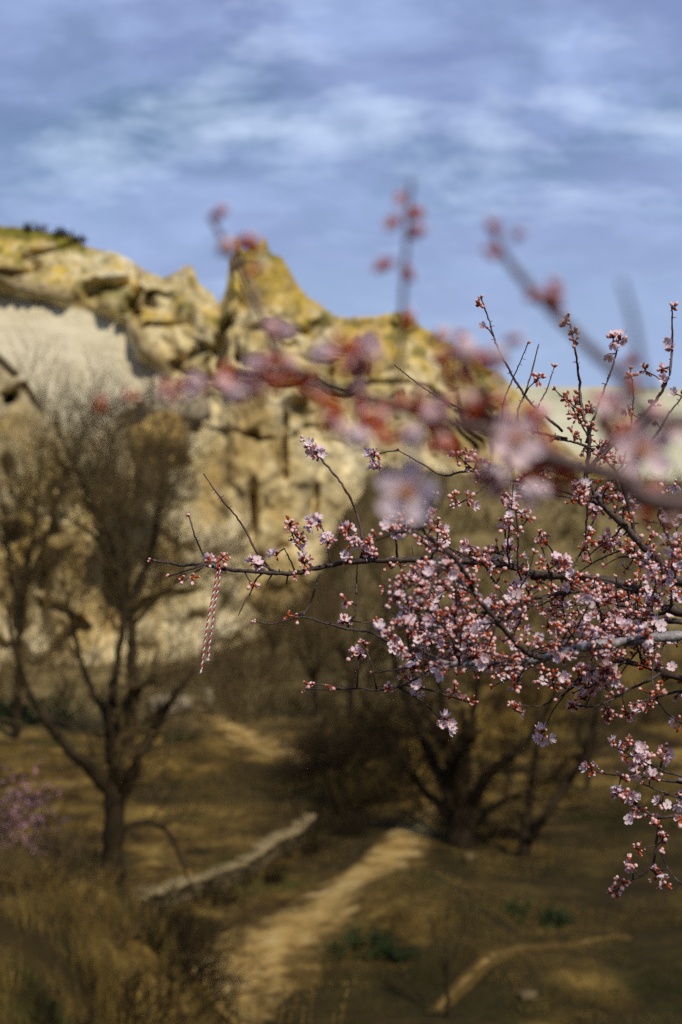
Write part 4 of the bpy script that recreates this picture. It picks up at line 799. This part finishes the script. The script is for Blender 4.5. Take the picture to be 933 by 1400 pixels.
for x, y, d, s, o_ in [(557, 676, (-.08, -1, .1), 1.2, 0), (702, 603, (.15, -1, .05), 1.0, 1), (872, 612, (.2, -1, -.15), 1.1, 1), (848, 572, (-.5, -.6, .8), 1.1, 3), (286, 532, (-.8, -.5, .1), .9, 3), (312, 528, (.5, -.3, -.6), .8, 3), (492, 486, (.6, -.6, .5), .95, 3), (455, 492, (-.8, -.4, .3), .85, 3),
                       (497, 580, (-.3, -.5, -.8), .95, 3), (545, 588, (.7, -.2, -.4), .95, 3), (600, 578, (-.2, -.6, .6), .9, 3), (640, 500, (-.2, .4, .9), 1.0, 3), (668, 505, (.5, .2, .8), .9, 3), (725, 652, (.1, -.4, -.9), 1.1, 2), (690, 632, (-.5, -.3, -.8), .9, 3), (355, 512, (-.2, -.6, .8), .75, 3), (905, 590, (.8, -.6, .2), .9, 2), (381, 460, (.5, -.5, .5), .7, 3)]:
    near_flower(x, y, Dn - .008, d, s * (.92 if o_ < 2 else .66), o_)

# ------------------------------------------------------------------ red and white cord tied round the twig
kn = P(298, 775, 2.605)
cord = thing('twisted_cord', 'red and white twisted cord tied to a blossoming twig, two ends hanging down', 'cord', tuple(kn))
def strand(pl, D_):
    pts, _ = spline([P(x, y, D_) for x, y in pl], [1] * len(pl), .0016); n = len(pts); t = np.gradient(pts, axis=0); t /= np.linalg.norm(t, axis=1, keepdims=True)
    a = np.cross(t, (0, 1, 0)); a /= np.linalg.norm(a, axis=1, keepdims=True); b = np.cross(t, a); s = np.arange(n) * .0016; st = None
    for q, (nm, m) in enumerate((('red_yarn', M_red), ('white_yarn', M_white))):
        ph = s / .0125 * 2 * math.pi + q * math.pi; ac = Acc(); pp = pts + .0010 * (a * np.cos(ph)[:, None] + b * np.sin(ph)[:, None]); tube(ac, pp, np.full(n, .00118), 7)
        if q == 0: st = put(ac.obj('strand', m), cord)
        else: put(ac.obj('white_yarn', m), cord); tube_end = pp[-1]
    fr = Acc()
    for q in range(8): e = pts[-1] + np.array((rng.normal() * .0025, rng.normal() * .002, -rng.uniform(.004, .010))); tube(fr, [pts[-1], (pts[-1] + e) / 2, e], [.0009, .0008, .0004], 4)
    put(fr.obj('frayed_end', M_white), cord)
strand([(301, 776), (299, 800), (293, 830), (290, 858), (286, 885), (285.5, 900)], 2.598); strand([(298, 777), (294, 800), (287, 835), (281, 870), (278, 895), (275.5, 915)], 2.603)
ac = Acc(); th = np.linspace(0, 2 * math.pi * 2.2, 40); ring = np.stack([kn[0] + .003 * np.linspace(-1, 1, 40), kn[1] + .0052 * np.cos(th), kn[2] + .0052 * np.sin(th)], -1); tube(ac, ring, np.full(40, .0014), 6); put(ac.obj('knot', M_red), cord)
ac = Acc(); ring2 = ring + np.array((-.0035, -.0005, .001)); tube(ac, ring2, np.full(40, .0012), 6); put(ac.obj('knot_thread', M_teal), cord)
